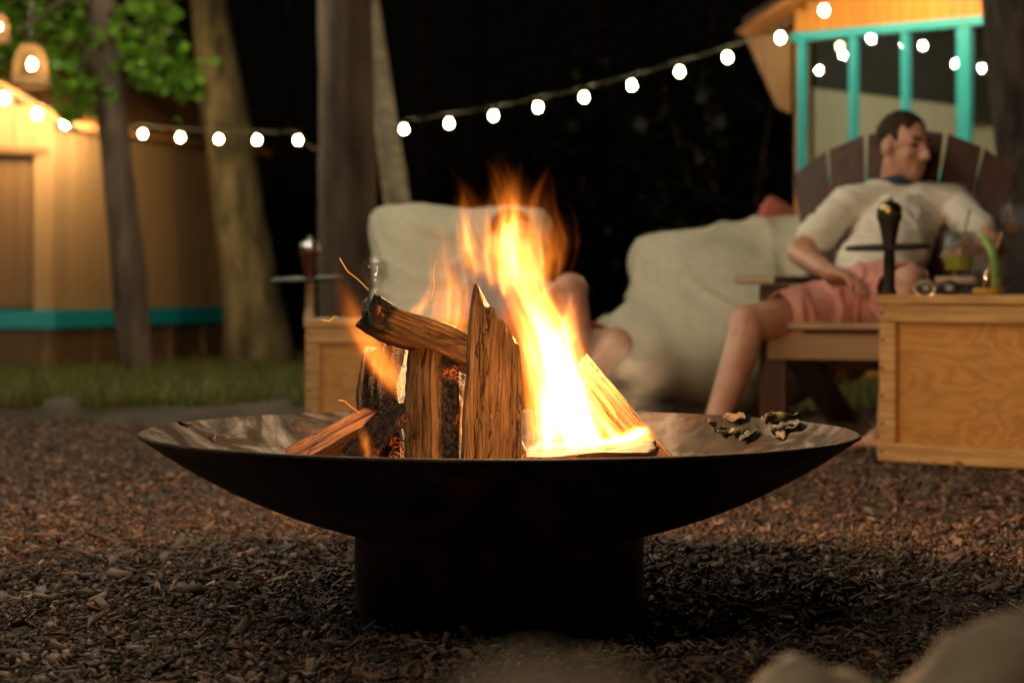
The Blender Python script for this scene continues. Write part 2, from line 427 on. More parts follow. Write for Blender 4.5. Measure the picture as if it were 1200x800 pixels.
# ------------------------------------------------------------------ trees
def trunk_mesh(pts, rads, seg=22, rough=.08, seed=0):
    b = MB(); n = 46; vs = []
    pts = [Vector(p) for p in pts]
    def sample(t):
        f = t * (len(pts) - 1); i = min(int(f), len(pts) - 2); q = f - i
        return pts[i].lerp(pts[i + 1], q), rads[i] + (rads[i + 1] - rads[i]) * q
    for i in range(n):
        p, r = sample(i / (n - 1))
        for k in range(seg):
            a = 2 * math.pi * k / seg
            q = 1 + rough * fbm((math.cos(a) * 2.2, math.sin(a) * 2.2, p.z * 1.6 + seed), 3) + rough * .7 * mnoise.noise(Vector((math.cos(a) * 7, math.sin(a) * 7, p.z * 2.5 + seed)))
            vs.append(p + Vector((math.cos(a), math.sin(a), 0)) * r * q)
    fs = [(i * seg + k, i * seg + (k + 1) % seg, (i + 1) * seg + (k + 1) % seg, (i + 1) * seg + k) for i in range(n - 1) for k in range(seg)]
    b.add(vs, fs); return b
def leaf_cloud(pos, size, shape='maple', tilt=.6):
    n = len(pos)
    if shape == 'maple':
        out = np.array([(0, -.5), (.18, -.28), (.5, -.22), (.34, .02), (.46, .3), (.2, .22), (0, .55), (-.2, .22), (-.46, .3), (-.34, .02), (-.5, -.22), (-.18, -.28)])
    else:
        out = np.array([(0, -.5), (.09, 0), (0, .5), (-.09, 0)])
    k = len(out); V = np.zeros((n, k, 3)); V[:, :, 0] = out[:, 0]; V[:, :, 1] = out[:, 1]
    V[:, :, 2] = -.25 * np.abs(out[:, 0])
    V *= (size * rng.uniform(.6, 1.3, n))[:, None, None]
    for ax in ((1, 2), (0, 2), (0, 1)):
        ang = rng.normal(0, tilt, n) if ax != (0, 1) else rng.random(n) * 6.283
        c, s = np.cos(ang)[:, None], np.sin(ang)[:, None]; a, b = V[:, :, ax[0]].copy(), V[:, :, ax[1]].copy()
        V[:, :, ax[0]] = a * c - b * s; V[:, :, ax[1]] = a * s + b * c
    V += pos[:, None, :]
    me = bpy.data.meshes.new('crown'); me.vertices.add(n * k); me.vertices.foreach_set('co', V.ravel().astype(np.float32))
    me.loops.add(n * k); me.loops.foreach_set('vertex_index', np.arange(n * k, dtype=np.int32))
    me.polygons.add(n); me.polygons.foreach_set('loop_start', np.arange(0, n * k, k, dtype=np.int32))
    at = me.attributes.new('tint', 'FLOAT', 'POINT'); at.data.foreach_set('value', np.repeat(rng.random(n), k).astype(np.float32))
    me.update(); me.validate(); return me
CROWN = None
def high_crown():
    global CROWN
    if CROWN is None:
        c = rng.normal(0, 1, (60, 3)) * np.array([1.5, 1.5, 1.6])
        pos = (c[:, None, :] + rng.normal(0, .35, (60, 45, 3))).reshape(-1, 3)
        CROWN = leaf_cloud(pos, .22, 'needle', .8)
    return CROWN
def tree(name, pix, d, radpx, m, label, seed, group=None, crown=True, top=9.0):
    pts = [P(px, py, d) for px, py in pix]; rad = [r * d / F for r in radpx]
    base = pts[-1].copy(); g = gh(base.x, base.y)
    slope = (pts[0] - pts[1]) / max(pts[0].z - pts[1].z, .01)
    up = pts[0] + slope * (top - pts[0].z)
    dn = Vector((base.x, base.y, g - .15))
    pts = [up] + pts + [dn]; rad = [rad[0] * .55] + rad + [rad[-1] * 1.25]
    rt = empty(name, (base.x, base.y, g), 0, label, 'tree', group)
    off = Vector((base.x, base.y, g))
    trunk_mesh([p - off for p in reversed(pts)], list(reversed(rad)), seed=seed).build('trunk', m, rt, True)
    if crown:
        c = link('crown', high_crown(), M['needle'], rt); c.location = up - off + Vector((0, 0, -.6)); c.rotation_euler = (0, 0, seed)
        lim = MB()
        for k in range(5):
            a = seed + k * 1.3; q = up - off - slope * (.4 + .5 * k)
            lim.tube([q, q + Vector((math.cos(a), math.sin(a), .5)) * .9, q + Vector((math.cos(a), math.sin(a), .65)) * 1.7], [.07, .045, .015], 6)
        lim.build('limb', m, rt, True)
    return rt

t1 = tree('maple_tree', [(118, 0), (132, 150), (148, 300), (160, 442)], 15.0, [17, 18, 19, 22], M['bark'], 'slim leafy maple tree with a dark trunk in front of the tan cabin', 1.0, crown=False)
tree('pine_tree', [(243, 0), (262, 130), (288, 300), (304, 420)], 20.8, [21, 27, 32, 40], M['bark_moss'], 'thick mossy pine tree leaning beside the far end of the tan cabin', 2.3)
tree('pine_tree', [(403, 0), (406, 150), (409, 300), (413, 462)], 12.0, [30, 33, 35, 41], M['bark'], 'straight thick brown pine tree behind the small wooden crate', 3.1)
tree('birch_tree', [(432, -10), (447, 110), (467, 250), (492, 430)], 17.5, [10, 13, 15, 18], M['birch'], 'slender pale birch tree leaning behind the cream bean bag', 4.2)
tree('oak_tree', [(1204, -10), (1210, 90), (1222, 180), (1226, 300), (1230, 440)], 9.3, [54, 53, 54, 55, 66], M['bark_dark'], 'big rough dark barked tree beside the orange cabin window', 5.7)
for i, (px, wpx, d) in enumerate(((492, 7, 34), (700, 9, 38), (335, 8, 36), (760, 7, 42), (835, 10, 33), (560, 6, 44), (885, 7, 40))):
    tree('distant_pine', [(px, 0), (px + 2, 150), (px + 4, 300), (px + 5, 372)], d, [wpx * .8, wpx * .9, wpx, wpx * 1.2], M['bark'], 'dim thin pine trunk in the dark wood beyond the seats', 7.0 + i, 'pines in the dark wood')

def shrub(px, d, wd, ht, label):
    c = P(px, HZ, d); g = gh(c.x, c.y); rt = empty('dark_shrub', (c.x, c.y, g), 0, label, 'shrub', 'shrubs at the edge of the dark wood')
    k = 90; cc = rng.normal(0, .42, (k, 3)) * np.array([wd, wd * .6, ht * .45]) + np.array([0, 0, ht * .55]); pos = (cc[:, None, :] + rng.normal(0, .22, (k, 26, 3))).reshape(-1, 3); pos = pos[pos[:, 2] > .05]
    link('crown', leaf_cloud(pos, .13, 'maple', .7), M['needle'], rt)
    b = MB()
    for q in range(6):
        a = q * 1.05; b.tube([(0, 0, -.05), (math.cos(a) * wd * .2, math.sin(a) * .2, ht * .4), (math.cos(a) * wd * .45, math.sin(a) * .5, ht * .85)], [.05, .03, .01], 6)
    b.build('stem', M['bark'], rt, True)
for px, d, wd, ht, lab in ((640, 24, 1.8, 2.4, 'dim leafy shrub in the dark behind the cream bean bag'), (860, 21, 1.6, 3.4, 'tall dim shrub beside the corner of the orange cabin'), (350, 26, 1.2, 2.0, 'low dim shrub between the mossy pine and the brown pine'), (745, 27, 1.8, 4.2, 'high dim shrub in the dark below the rising bulbs')):
    shrub(px, d, wd, ht, lab)

def maple_foliage():
    off = Vector(t1.location); cl = []
    # clumps in (px, py, d, radius px)
    spec = [(20, 20, 15.4, 45), (70, 30, 15.2, 45), (60, 75, 15.0, 38), (90, 105, 14.8, 30), (85, 132, 14.8, 14), (5, 70, 15.5, 30), (150, 35, 15.0, 40), (180, 70, 14.8, 32),
            (205, 90, 14.7, 26), (222, 102, 14.7, 16), (165, 85, 15.0, 22), (120, 50, 15.6, 35), (110, 10, 15.5, 45), (190, 20, 15.2, 22), (-40, 40, 15.5, 60), (60, -40, 15.4, 60), (140, -50, 15.2, 60), (-30, -60, 15.3, 80)]
    for px, py, d, r in spec:
        c = P(px, py, d) - off; rr = r * 1.15 * d / F; k = int(14 + r * 1.7)
        q = rng.normal(0, .5, (k, 3)) * np.array([rr, rr * 1.1, rr * .8]); cl.append(q + np.array(c))
    pos = np.concatenate(cl)
    link('crown', leaf_cloud(pos, .095, 'maple', .55), M['leaf'], t1)
    lim = MB()
    for a, b, c in (((112, -30), (60, 10), (10, 45)), ((116, 20), (170, 45), (225, 98)), ((118, 40), (95, 80), (86, 128)), ((110, -60), (40, -40), (-40, -20))):
        lim.tube([P(*a, 15.0) - off, P(*b, 15.1) - off, P(*c, 14.9) - off], [.05, .03, .008], 7)
    lim.build('limb', M['bark'], t1, True)
maple_foliage()

# ------------------------------------------------------------------ string lights
def bulb_mesh(r):
    b = MB(); b.lathe([(0.0005, -r * 1.15), (r * .5, -r * 1.05), (r * .87, -r * .6), (r, 0), (r * .88, r * .55), (r * .55, r * 1.05), (r * .42, r * 1.3), (.0005, r * 1.32)], 14)
    return b.mesh('bulb')
def socket_mesh(r):
    b = MB(); b.lathe([(.0005, r * 1.25), (r * .5, r * 1.25), (r * .5, r * 2.6), (r * .2, r * 2.9), (.0005, r * 2.9)], 10); return b.mesh('socket')
BULB = bulb_mesh(.024); BULB.materials.append(M['bulb']); BULB.polygons.foreach_set('use_smooth', [True] * len(BULB.polygons))
BULB3 = bulb_mesh(.026); BULB3.materials.append(M['bulb_soft'])
BULB2 = bulb_mesh(.03); BULB2.materials.append(M['bulb_eave'])
SOCK = socket_mesh(.024); SOCK.materials.append(M['rubber'])
def string_light(pts, label, ends=(None, None), me=None, wirey=None):
    pts = [Vector(p) for p in pts]
    rt = empty('string_light', pts[0], 0, label, 'string lights', 'strings of bulbs')
    o0 = pts[0]; wl = MB()
    hook = [p + Vector((0, 0, .085)) - o0 for p in pts]
    chain = ([Vector(ends[0]) - o0] if ends[0] else []) + hook + ([Vector(ends[1]) - o0] if ends[1] else [])
    fine = []
    for a, b in zip(chain[:-1], chain[1:]):
        for k in range(4):
            t = k / 4; q = a.lerp(b, t); q.z -= .04 * (b - a).length * 4 * t * (1 - t) * .5; fine.append(q)
    fine.append(chain[-1])
    wl.tube(fine, .0042, 6); wl.build('cable', M['wire'], rt, True)
    for p in pts:
        s = link('socket', SOCK, None, rt); s.location = p - o0
        b = link('bulb', me or BULB, None, rt); b.location = p - o0; nest(b, s)
    return rt
left_pix = [(167, 158), (211, 162), (256, 164), (301, 165), (349, 165)]
string_light([P(x, y, 19.6 - .05 * i) for i, (x, y) in enumerate(left_pix)], 'string of round bulbs between the slim maple and the thick brown pine', (P(132, 152, 19.7), P(400, 152, 12.4)), me=BULB3)
right_pix = [(473, 152), (526, 145), (578, 136), (630, 126), (684, 114), (740, 100), (796, 84), (852, 67), (914, 44), (965, 12)]
string_light([P(x, y, 18.2 - .39 * i - (.25 if i > 7 else 0)) for i, (x, y) in enumerate(right_pix)], 'string of round bulbs rising from the pine to the orange cabin gable', (P(412, 142, 12.4), P(990, -8, 14.2)), me=BULB3)
string_light([P(x, y, d) for x, y, d in ((1010, -30, 14.0), (1050, -62, 13.7), (1095, -92, 13.4), (1140, -66, 13.1), (1180, -34, 12.9))], 'unseen string of bulbs carried on to light the orange cabin gable', (P(990, -8, 14.2), None), me=BULB2)  # string carried on out of view, with brighter bulbs, to light the gable

# ------------------------------------------------------------------ orange cabin
UNIT = MB(); UNIT.box((0, 0, 0), (1, 1, 1)); 
def unit_box(m, cache={}):
    if m.name not in cache:
        me = UNIT.mesh('board'); me.materials.append(m); cache[m.name] = me
    return cache[m.name]
def board(name, c, sz, m, parent):
    o = link(name, unit_box(m), None, parent); o.location = c; o.scale = sz; return o

def orange_cabin():
    ph = math.radians(42); O = Vector((330 * 15.2 / F, 15.2, 0)); u = Vector((math.cos(ph), -math.sin(ph), 0))
    g = gh(O.x, O.y) - .05
    rt = empty('orange_cabin', (O.x, O.y, g), -ph, 'orange timber cabin with turquoise framed windows and a lit gable', 'cabin')
    def L(px, py):
        s, z = on_plane(px, py, O, u); return s, z - g
    W = 4.6
    wl, z_top = L(941, 47); _, z_sill = L(941, 207); wr, _ = L(1150, 100); wr = 3.1
    z_t2 = L(1140, 29)[1]; z_top = (z_top + z_t2) / 2
    es, ez = L(880, 42); rs, rz = L(945, 0); slope = (rz - ez) / (rs - es)
    ridge = W / 2
    def roofz(s): return ez + slope * (min(s, W - s) - es)
    pw = .098; k = 0; s = 0.0
    while s < W:                                    # vertical boards of the gable wall
        c = s + pw / 2; zt = max(z_top + .05, roofz(c) - .03)
        inwin = (c > wl - .03) and (c < wr + .05)
        if inwin:
            board('plank', (c, .02, (z_top + .03 + zt) / 2), (pw - .006, .03, zt - z_top - .03), M['hutwood'], rt)
            board('plank', (c, .02, (z_sill - .03) / 2), (pw - .006, .03, z_sill - .03), M['hutwood'], rt)
        else:
            board('plank', (c, .02, zt / 2), (pw - .006, .03, zt), M['hutwood'], rt)
        s += pw
    board('side_wall', (.03, 2.05, 1.25), (.05, 4.0, 2.5), M['hutwood'], rt)
    board('side_wall', (W - .03, 2.05, 1.25), (.05, 4.0, 2.5), M['hutwood'], rt)
    # windows
    mull = [L(941, 120)[0], L(1001, 120)[0], L(1062, 120)[0], L(1131, 120)[0], wr]
    wid = [.06, .055, .05, .10, .06]
    wf = board('window_frame', ((wl + wr) / 2, -.010, z_top + .025), (wr - wl + .14, .085, .06), M['turq'], rt)
    for c, wd in zip(mull, wid):
        pst = board('window_post', (c, -.012, (z_top + z_sill) / 2), (wd, .045, z_top - z_sill + .002), M['turq'], rt); nest(pst, wf)
    nest(board('window_sill', ((wl + wr) / 2, -.015, z_sill - .025), (wr - wl + .07, .07, .055), M['turq'], rt), wf)
    for a, b in zip(mull[:-1], mull[1:]):
        nest(board('window_pane', ((a + b) / 2, .0, (z_top + z_sill) / 2), (b - a - .07, .006, z_top - z_sill), M['pane'], rt), wf)
    # room behind the glass
    zc = z_sill + (z_top - z_sill) * .66
    board('back_wall', (W / 2, 2.2, zc * .5 + .05), (W - .1, .04, zc + .1), M['curtain'], rt)
    board('inner_wall', (.075, 1.15, zc * .5), (.03, 2.05, zc), M['curtain'], rt)
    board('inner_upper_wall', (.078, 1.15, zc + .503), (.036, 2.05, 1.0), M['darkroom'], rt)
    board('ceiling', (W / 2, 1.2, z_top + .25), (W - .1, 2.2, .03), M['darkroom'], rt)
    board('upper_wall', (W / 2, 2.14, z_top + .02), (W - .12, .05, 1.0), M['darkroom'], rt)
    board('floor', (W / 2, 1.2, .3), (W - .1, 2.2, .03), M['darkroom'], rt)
    for s0 in (.72, 1.55, 1.62, 2.5):
        board('door_frame', (s0 + .7, 2.12, z_sill), (.06, .04, 2.0), M['wire'], rt)
    kb = MB(); kb.ball((1.35, 2.08, z_sill + .25), .06); kb.build('door_knob', M['blackmetal'], rt, True)
    board('yellow_curtain', (3.0, .5, z_sill + .45), (.5, .03, 1.0), M['yellow'], rt)
    board('wall_screen', (2.15, 2.05, z_top - .28), (.55, .03, .32), emat('blue_screen', (.05, .22, .5), .16), rt)
    lamp = MB(); lamp.ball((2.4, .9, z_top + .13), .07); lamp.build('unseen_room_lamp', emat('room_lamp', (1, .90, .66), 650), rt, True)  # lamp kept out of view above the window to light the room
    q = MB(); pv = [L(879, 44), L(929, 40), L(929, 132), L(916, 126), L(900, 92)]
    q.add([(a, -.06, b) for a, b in pv] + [(a, -.02, b) for a, b in pv], [(0, 1, 2, 3, 4), (9, 8, 7, 6, 5)] + [(k, (k + 1) % 5, 5 + (k + 1) % 5, 5 + k) for k in range(5)]); q.build('soffit_stand_in', M['browndoor'], rt)  # flat board added in place of the soffit under the eave
    # roof
    fo, bo = -.10, 4.3; th = .07
    for sgn in (0, 1):
        def S(s): return s if sgn == 0 else W - s
        s0 = es; s1 = ridge; z0 = ez; z1 = roofz(ridge)
        q = MB()
        vs = [(S(s0), fo, z0), (S(s1), fo, z1), (S(s1), bo, z1), (S(s0), bo, z0)]
        q.add(vs + [(a, b, c + th) for a, b, c in vs], [(0, 1, 2, 3), (7, 6, 5, 4), (0, 4, 5, 1), (1, 5, 6, 2), (2, 6, 7, 3), (3, 7, 4, 0)])
        q.build('roof', M['soffit'], rt)
        q = MB()
        q.add([(a, b, c + th + .004) for a, b, c in vs] + [(a, b, c + th + .05) for a, b, c in vs], [(0, 1, 2, 3), (7, 6, 5, 4), (0, 4, 5, 1), (1, 5, 6, 2), (2, 6, 7, 3), (3, 7, 4, 0)])
        q.build('roof_covering', M['roof'], rt)
        q = MB(); q.bar((S(s0), fo - .015, z0 + .01), (S(s1), fo - .015, z1 + .01), .03, .14, (0, 1, 0)); q.build('barge_board', M['soffit'], rt)
        for k in range(5):
            q = MB(); yy = .3 + k * .6; q.bar((S(s0 + .02), yy, z0 - .04), (S(.2), yy, roofz(.2) - .05), .05, .07, (0, 1, 0)); q.build('rafter', M['soffit'], rt)
    return O, u
HO, HU = orange_cabin()
def mirror_bulbs():
    n = Vector((HU.y, -HU.x, 0)); n = n if n.y < 0 else -n
    pts = []
    for (px, py), z in zip([(959, 82), (987, 64), (1020, 45), (1058, 52), (1081, 53), (1119, 74), (1150, 79)], (2.65, 2.6, 2.62, 2.62, 2.62, 2.62, 2.65)):
        s, zz = on_plane(px, py, HO, HU); hit = Vector((HO.x, HO.y, 0)) + HU * s; hit.z = zz
        d = (hit - Vector((0, 0, CAMZ))).normalized(); r = d - n * 2 * d.dot(n)
        t = (z - zz) / r.z; pts.append(hit + r * t)
    return pts
mb_pts = mirror_bulbs()
print('mirror bulbs', [tuple(round(c, 2) for c in p) for p in mb_pts])
string_light(mb_pts[:3], 'short string of bulbs high over the lawn, mirrored in the cabin window')
string_light(mb_pts[3:], 'string of bulbs high over the wood, mirrored in the cabin window')
for yy, x0, n, zz, lab in ((11.2, -5.6, 10, 3.0, 'unseen string of bulbs added to light the lawn by the tan cabin'), (6.6, -3.4, 9, 2.6, 'string of bulbs hung high above the cream bean bags'),  # lawn string is added out of view to brighten the grass
                           (4.4, -3.2, 8, 2.6, 'string of bulbs hung high above the fire bowl'), (1.0, -2.6, 7, 2.7, 'unseen string of bulbs added to light the near stones and ground')):  # nearest string is added out of view to brighten the front ground
    string_light([Vector((x0 + .45 * k, yy + .05 * k, zz - .2 * math.sin(math.pi * k / (n - 1)))) for k in range(n)], lab, (Vector((-6.4, yy, 3.4)), Vector((x0 + .45 * n + 2.0, yy + .8, 3.4))))

# ------------------------------------------------------------------ tan cabin on the left
def tan_cabin():
    C = Vector(((62 - 600) * 19.0 / F, 19.0, 0)); E = Vector(((272 - 600) * 22.6 / F, 22.6, 0))
    u = (E - C); Ls = u.length; u.normalize(); ang = math.atan2(u.y, u.x)
    g = -.33
    rt = empty('tan_cabin', (C.x, C.y, g), ang, 'tan boarded cabin with a turquoise band and bulbs under its eave', 'cabin')
    def L(px, py): s, z = on_plane(px, py, C, u); return s, z - g
    zt = L(100, 141)[1]; zb1 = L(64, 364)[1]; zb0 = L(64, 386)[1]
    # side wall: local x along, outward = -y
    s = 0; pw = .235
    while s < Ls + .01:
        board('plank', (s + pw / 2, .015, (zb1 + zt) / 2), (pw - .008, .03, zt - zb1), M['tanwall'], rt); s += pw
    Ls = s
    board('band', (Ls / 2, .0, (zb0 + zb1) / 2), (Ls + .04, .07, zb1 - zb0 - .006), M['turq'], rt)
    board('skirt', (Ls / 2, .08, zb0 / 2 - .02), (Ls - .1, .03, zb0), M['browndoor'], rt)
    for k in range(6): board('post', (.06 + k * (Ls - .12) / 5, .03, zb0 / 2 - .03), (.09, .06, zb0 + .05), M['browndoor'], rt)
    # gable end: runs to the left, roughly square to the view
    D = 3.4; gx = Vector((-1, -.10, 0)).normalized(); a = Matrix.Rotation(-ang, 3, 'Z'); v = a @ gx   # local direction
    rzv = math.atan2(v.y, v.x); G = rt; nrm = Vector((-v.y, v.x, 0))
    if nrm.dot(a @ Vector((0, -1, 0))) < 0: nrm = -nrm
    def gb(name, s0, s1, z0, z1, off, th, m):
        o = board(name, v * ((s0 + s1) / 2) + nrm * off + Vector((0, 0, (z0 + z1) / 2)), (s1 - s0, th, z1 - z0), m, G); o.rotation_euler = (0, 0, rzv); return o
    pxm = 19.0 / F; sl = (133 - 97) / 60.0
    s = .0; pw = .17
    while s < D:
        h = zt + sl * min(s, D - s) - .02
        door = (.07 < s < .46)
        gb('plank', s + .002, s + pw - .004, 2.02 if door else zb1, h, -.015 if not door else -.012, .03, M['tanwall'])
        if door: gb('door_board', s + .002, s + pw - .004, zb1 + .02, 2.0, -.10, .03, M['browndoor'])
        s += pw
    gb('door_lintel', .04, .60, 1.985, 2.045, .012, .05, M['browndoor'])
    gb('band', -.02, D, zb0 + .003, zb1 - .003, .01, .07, M['turq'])
    gb('skirt', .05, D, -.05, zb0, -.08, .03, M['browndoor'])
    for k in range(4): gb('post', .02 + k * .8, .10 + k * .8, -.05, zb0 - .002, -.03, .06, M['browndoor'])
    # roof slabs with the ridge along the side wall direction
    q = MB(); back = Vector((1, 0, 0)) * (Ls + .25); th = Vector((0, 0, .07))
    e = v * (-.22) + Vector((0, 0, zt - .22 * sl)) - Vector((.22, 0, 0)); r = v * (D / 2) + Vector((0, 0, zt + sl * D / 2)) - Vector((.22, 0, 0)); f = v * (D + .3) + Vector((0, 0, zt - .3 * sl)) - Vector((.22, 0, 0))
    for A, B in ((e, r), (r, f)):
        q = MB(); vs = [A, B, B + back + Vector((.22, 0, 0)), A + back + Vector((.22, 0, 0))]
        q.add(vs + [p + th for p in vs], [(0, 1, 2, 3), (7, 6, 5, 4), (0, 4, 5, 1), (1, 5, 6, 2), (2, 6, 7, 3), (3, 7, 4, 0)]); q.build('roof', M['soffit'], rt)
    return rt
tan_cabin()
string_light([P(5, 117, 18.35), P(43, 135, 18.30), P(-45, 92, 18.40), P(76, 146, 18.55), P(134, 152, 19.1)], 'short string of glaring bulbs under the gable edge of the tan cabin', me=BULB2)  # last bulb added behind the maple trunk to light the side wall

# ------------------------------------------------------------------ wicker lanterns
def lantern(px, py, d, sc, label):
    c = P(px, py, d); rt = empty('wicker_lantern', c, 0, label, 'lantern', 'wicker lanterns in the maple')
    b = MB(); prof = [(.035, .17), (.07, .155), (.10, .11), (.118, .05), (.128, -.02), (.132, -.09), (.132, -.15)]
    for k in range(26):
        a = 2 * math.pi * k / 26; b.tube([(r * math.cos(a), r * math.sin(a), z) for r, z in prof], .0035, 5)
    for i in range(14):
        t = i / 13; z = .16 - .31 * t; r = np.interp(-z, [-.17, -.155, -.11, -.05, .02, .09, .15], [.035, .07, .10, .118, .128, .132, .132])
        b.tube([(r * math.cos(a), r * math.sin(a), z) for a in np.linspace(0, 6.2832, 29)], .004, 5, caps=False)
    b.build('shade', M['wicker'], rt, True)
    h = MB(); h.lathe([(.131, -.15), (.139, -.15), (.139, -.09), (.131, -.09), (.131, -.15)], 28); h.build('hoop', M['wicker'], rt, True)
    x = MB(); x.tube([(0, 0, .17), (0, 0, .6)], .004, 6); x.build('cord', M['wire'], rt)
    e = link('bulb', LBULB, None, rt); e.location = (.012, 0, .02)
    rt.scale = (sc, sc, sc)
LBULB = bulb_mesh(.032); LBULB.materials.append(M['bulb_dim'])
lantern(35, 80, 14.0, .88, 'bell shaped wicker lantern hanging low in the maple leaves')
lantern(-4, 35, 14.3, .6, 'small wicker lantern hanging higher in the maple at its outer twigs')

# ------------------------------------------------------------------ fire bowl
BC = Vector((((172 + 1000) / 2 - 600) * 3.32 / F, 3.32, 0)); RIM_Z = .270; BR = .55; BRR = .94
BZ0 = RIM_Z - (BRR - math.sqrt(BRR ** 2 - BR ** 2))
def bowl_z(r): return BZ0 + BRR - math.sqrt(BRR ** 2 - r * r)
def bowl_mat():
    m, t, b = newmat('scorched_steel')
    n1 = noisetex(t, 5.2, (1, 1, 1), 8, .66, 1.6); n2 = noisetex(t, 14, (1, 1, 1), 6, .6, .4, off=(3, 1, 0)); n3 = noisetex(t, 60, (1, 1, 1), 3)
    base = ramp(t, n2, [(.3, (.006, .0055, .005)), (.7, (.018, .017, .016))])
    ash = ramp(t, n1, [(.45, 0.0), (.62, 1.0)])
    ash2 = mth(t, 'MULTIPLY', ash, ramp(t, n2, [(.36, .25), (.64, 1.0)]))
    col = mixc(t, ash2, base, (.088, .098, .116))
    rust = ramp(t, noisetex(t, 5, (1, 1, 1), 8, .7, 1.2, off=(7, 2, 5)), [(.52, 0.0), (.62, 1.0)])
    col = mixc(t, mth(t, 'MULTIPLY', rust, .35), col, (.09, .05, .03))
    t.links.new(col, b.inputs['Base Color']); b.inputs['Metallic'].default_value = 0.0; b.inputs['Specular IOR Level'].default_value = .06
    t.links.new(ramp(t, n2, [(.3, .8), (.7, 1.0)]), b.inputs['Roughness'])
    bumpn(t, b, mth(t, 'ADD', n2, n3), .12, .004)
    return m
def outer_mat():
    m, t, b = newmat('rusty_black_steel')
    n1 = noisetex(t, 4.5, (1, 1, 1), 8, .68, 1.4, off=(2, 6, 1)); n2 = noisetex(t, 40, detail=5)
    f = ramp(t, n1, [(.50, 0.0), (.60, 1.0)])
    col = mixc(t, f, ramp(t, n2, [(.3, (.012, .010, .009)), (.7, (.028, .022, .019))]), ramp(t, n2, [(.3, (.10, .036, .016)), (.7, (.20, .075, .03))]))
    t.links.new(col, b.inputs['Base Color']); b.inputs['Roughness'].default_value = .62; b.inputs['Metallic'].default_value = .2
    bumpn(t, b, n2, .15, .003)
    return m
def fire_bowl():
    rt = empty('fire_bowl', (BC.x, BC.y, 0), 0, 'wide shallow black steel fire bowl on a round drum base', 'fire bowl')
    th = .006; prof_in = [(max(.0005, r), bowl_z(r)) for r in np.linspace(0, BR, 34)]
    b = MB(); b.lathe(prof_in + [(BR + .001, RIM_Z + .0015), (BR + .004, RIM_Z + .0005)], 128); b.build('bowl_inside', bowl_mat(), rt, True)
    b = MB(); b.lathe([(BR + .004, RIM_Z + .0005), (BR + .006, RIM_Z - .003)] + [(max(.0005, r), bowl_z(r) - th) for r in np.linspace(BR, 0, 30)], 128)
    om = outer_mat(); b.build('bowl_outside', om, rt, True)
    b = MB(); R = .2245; zt = bowl_z(R) - th - .001
    b.lathe([(R, -.04), (R, zt), (R - .006, zt), (R - .006, -.04)], 96); b.build('drum_base', om, rt, 'angle')
    return rt
fire_bowl()

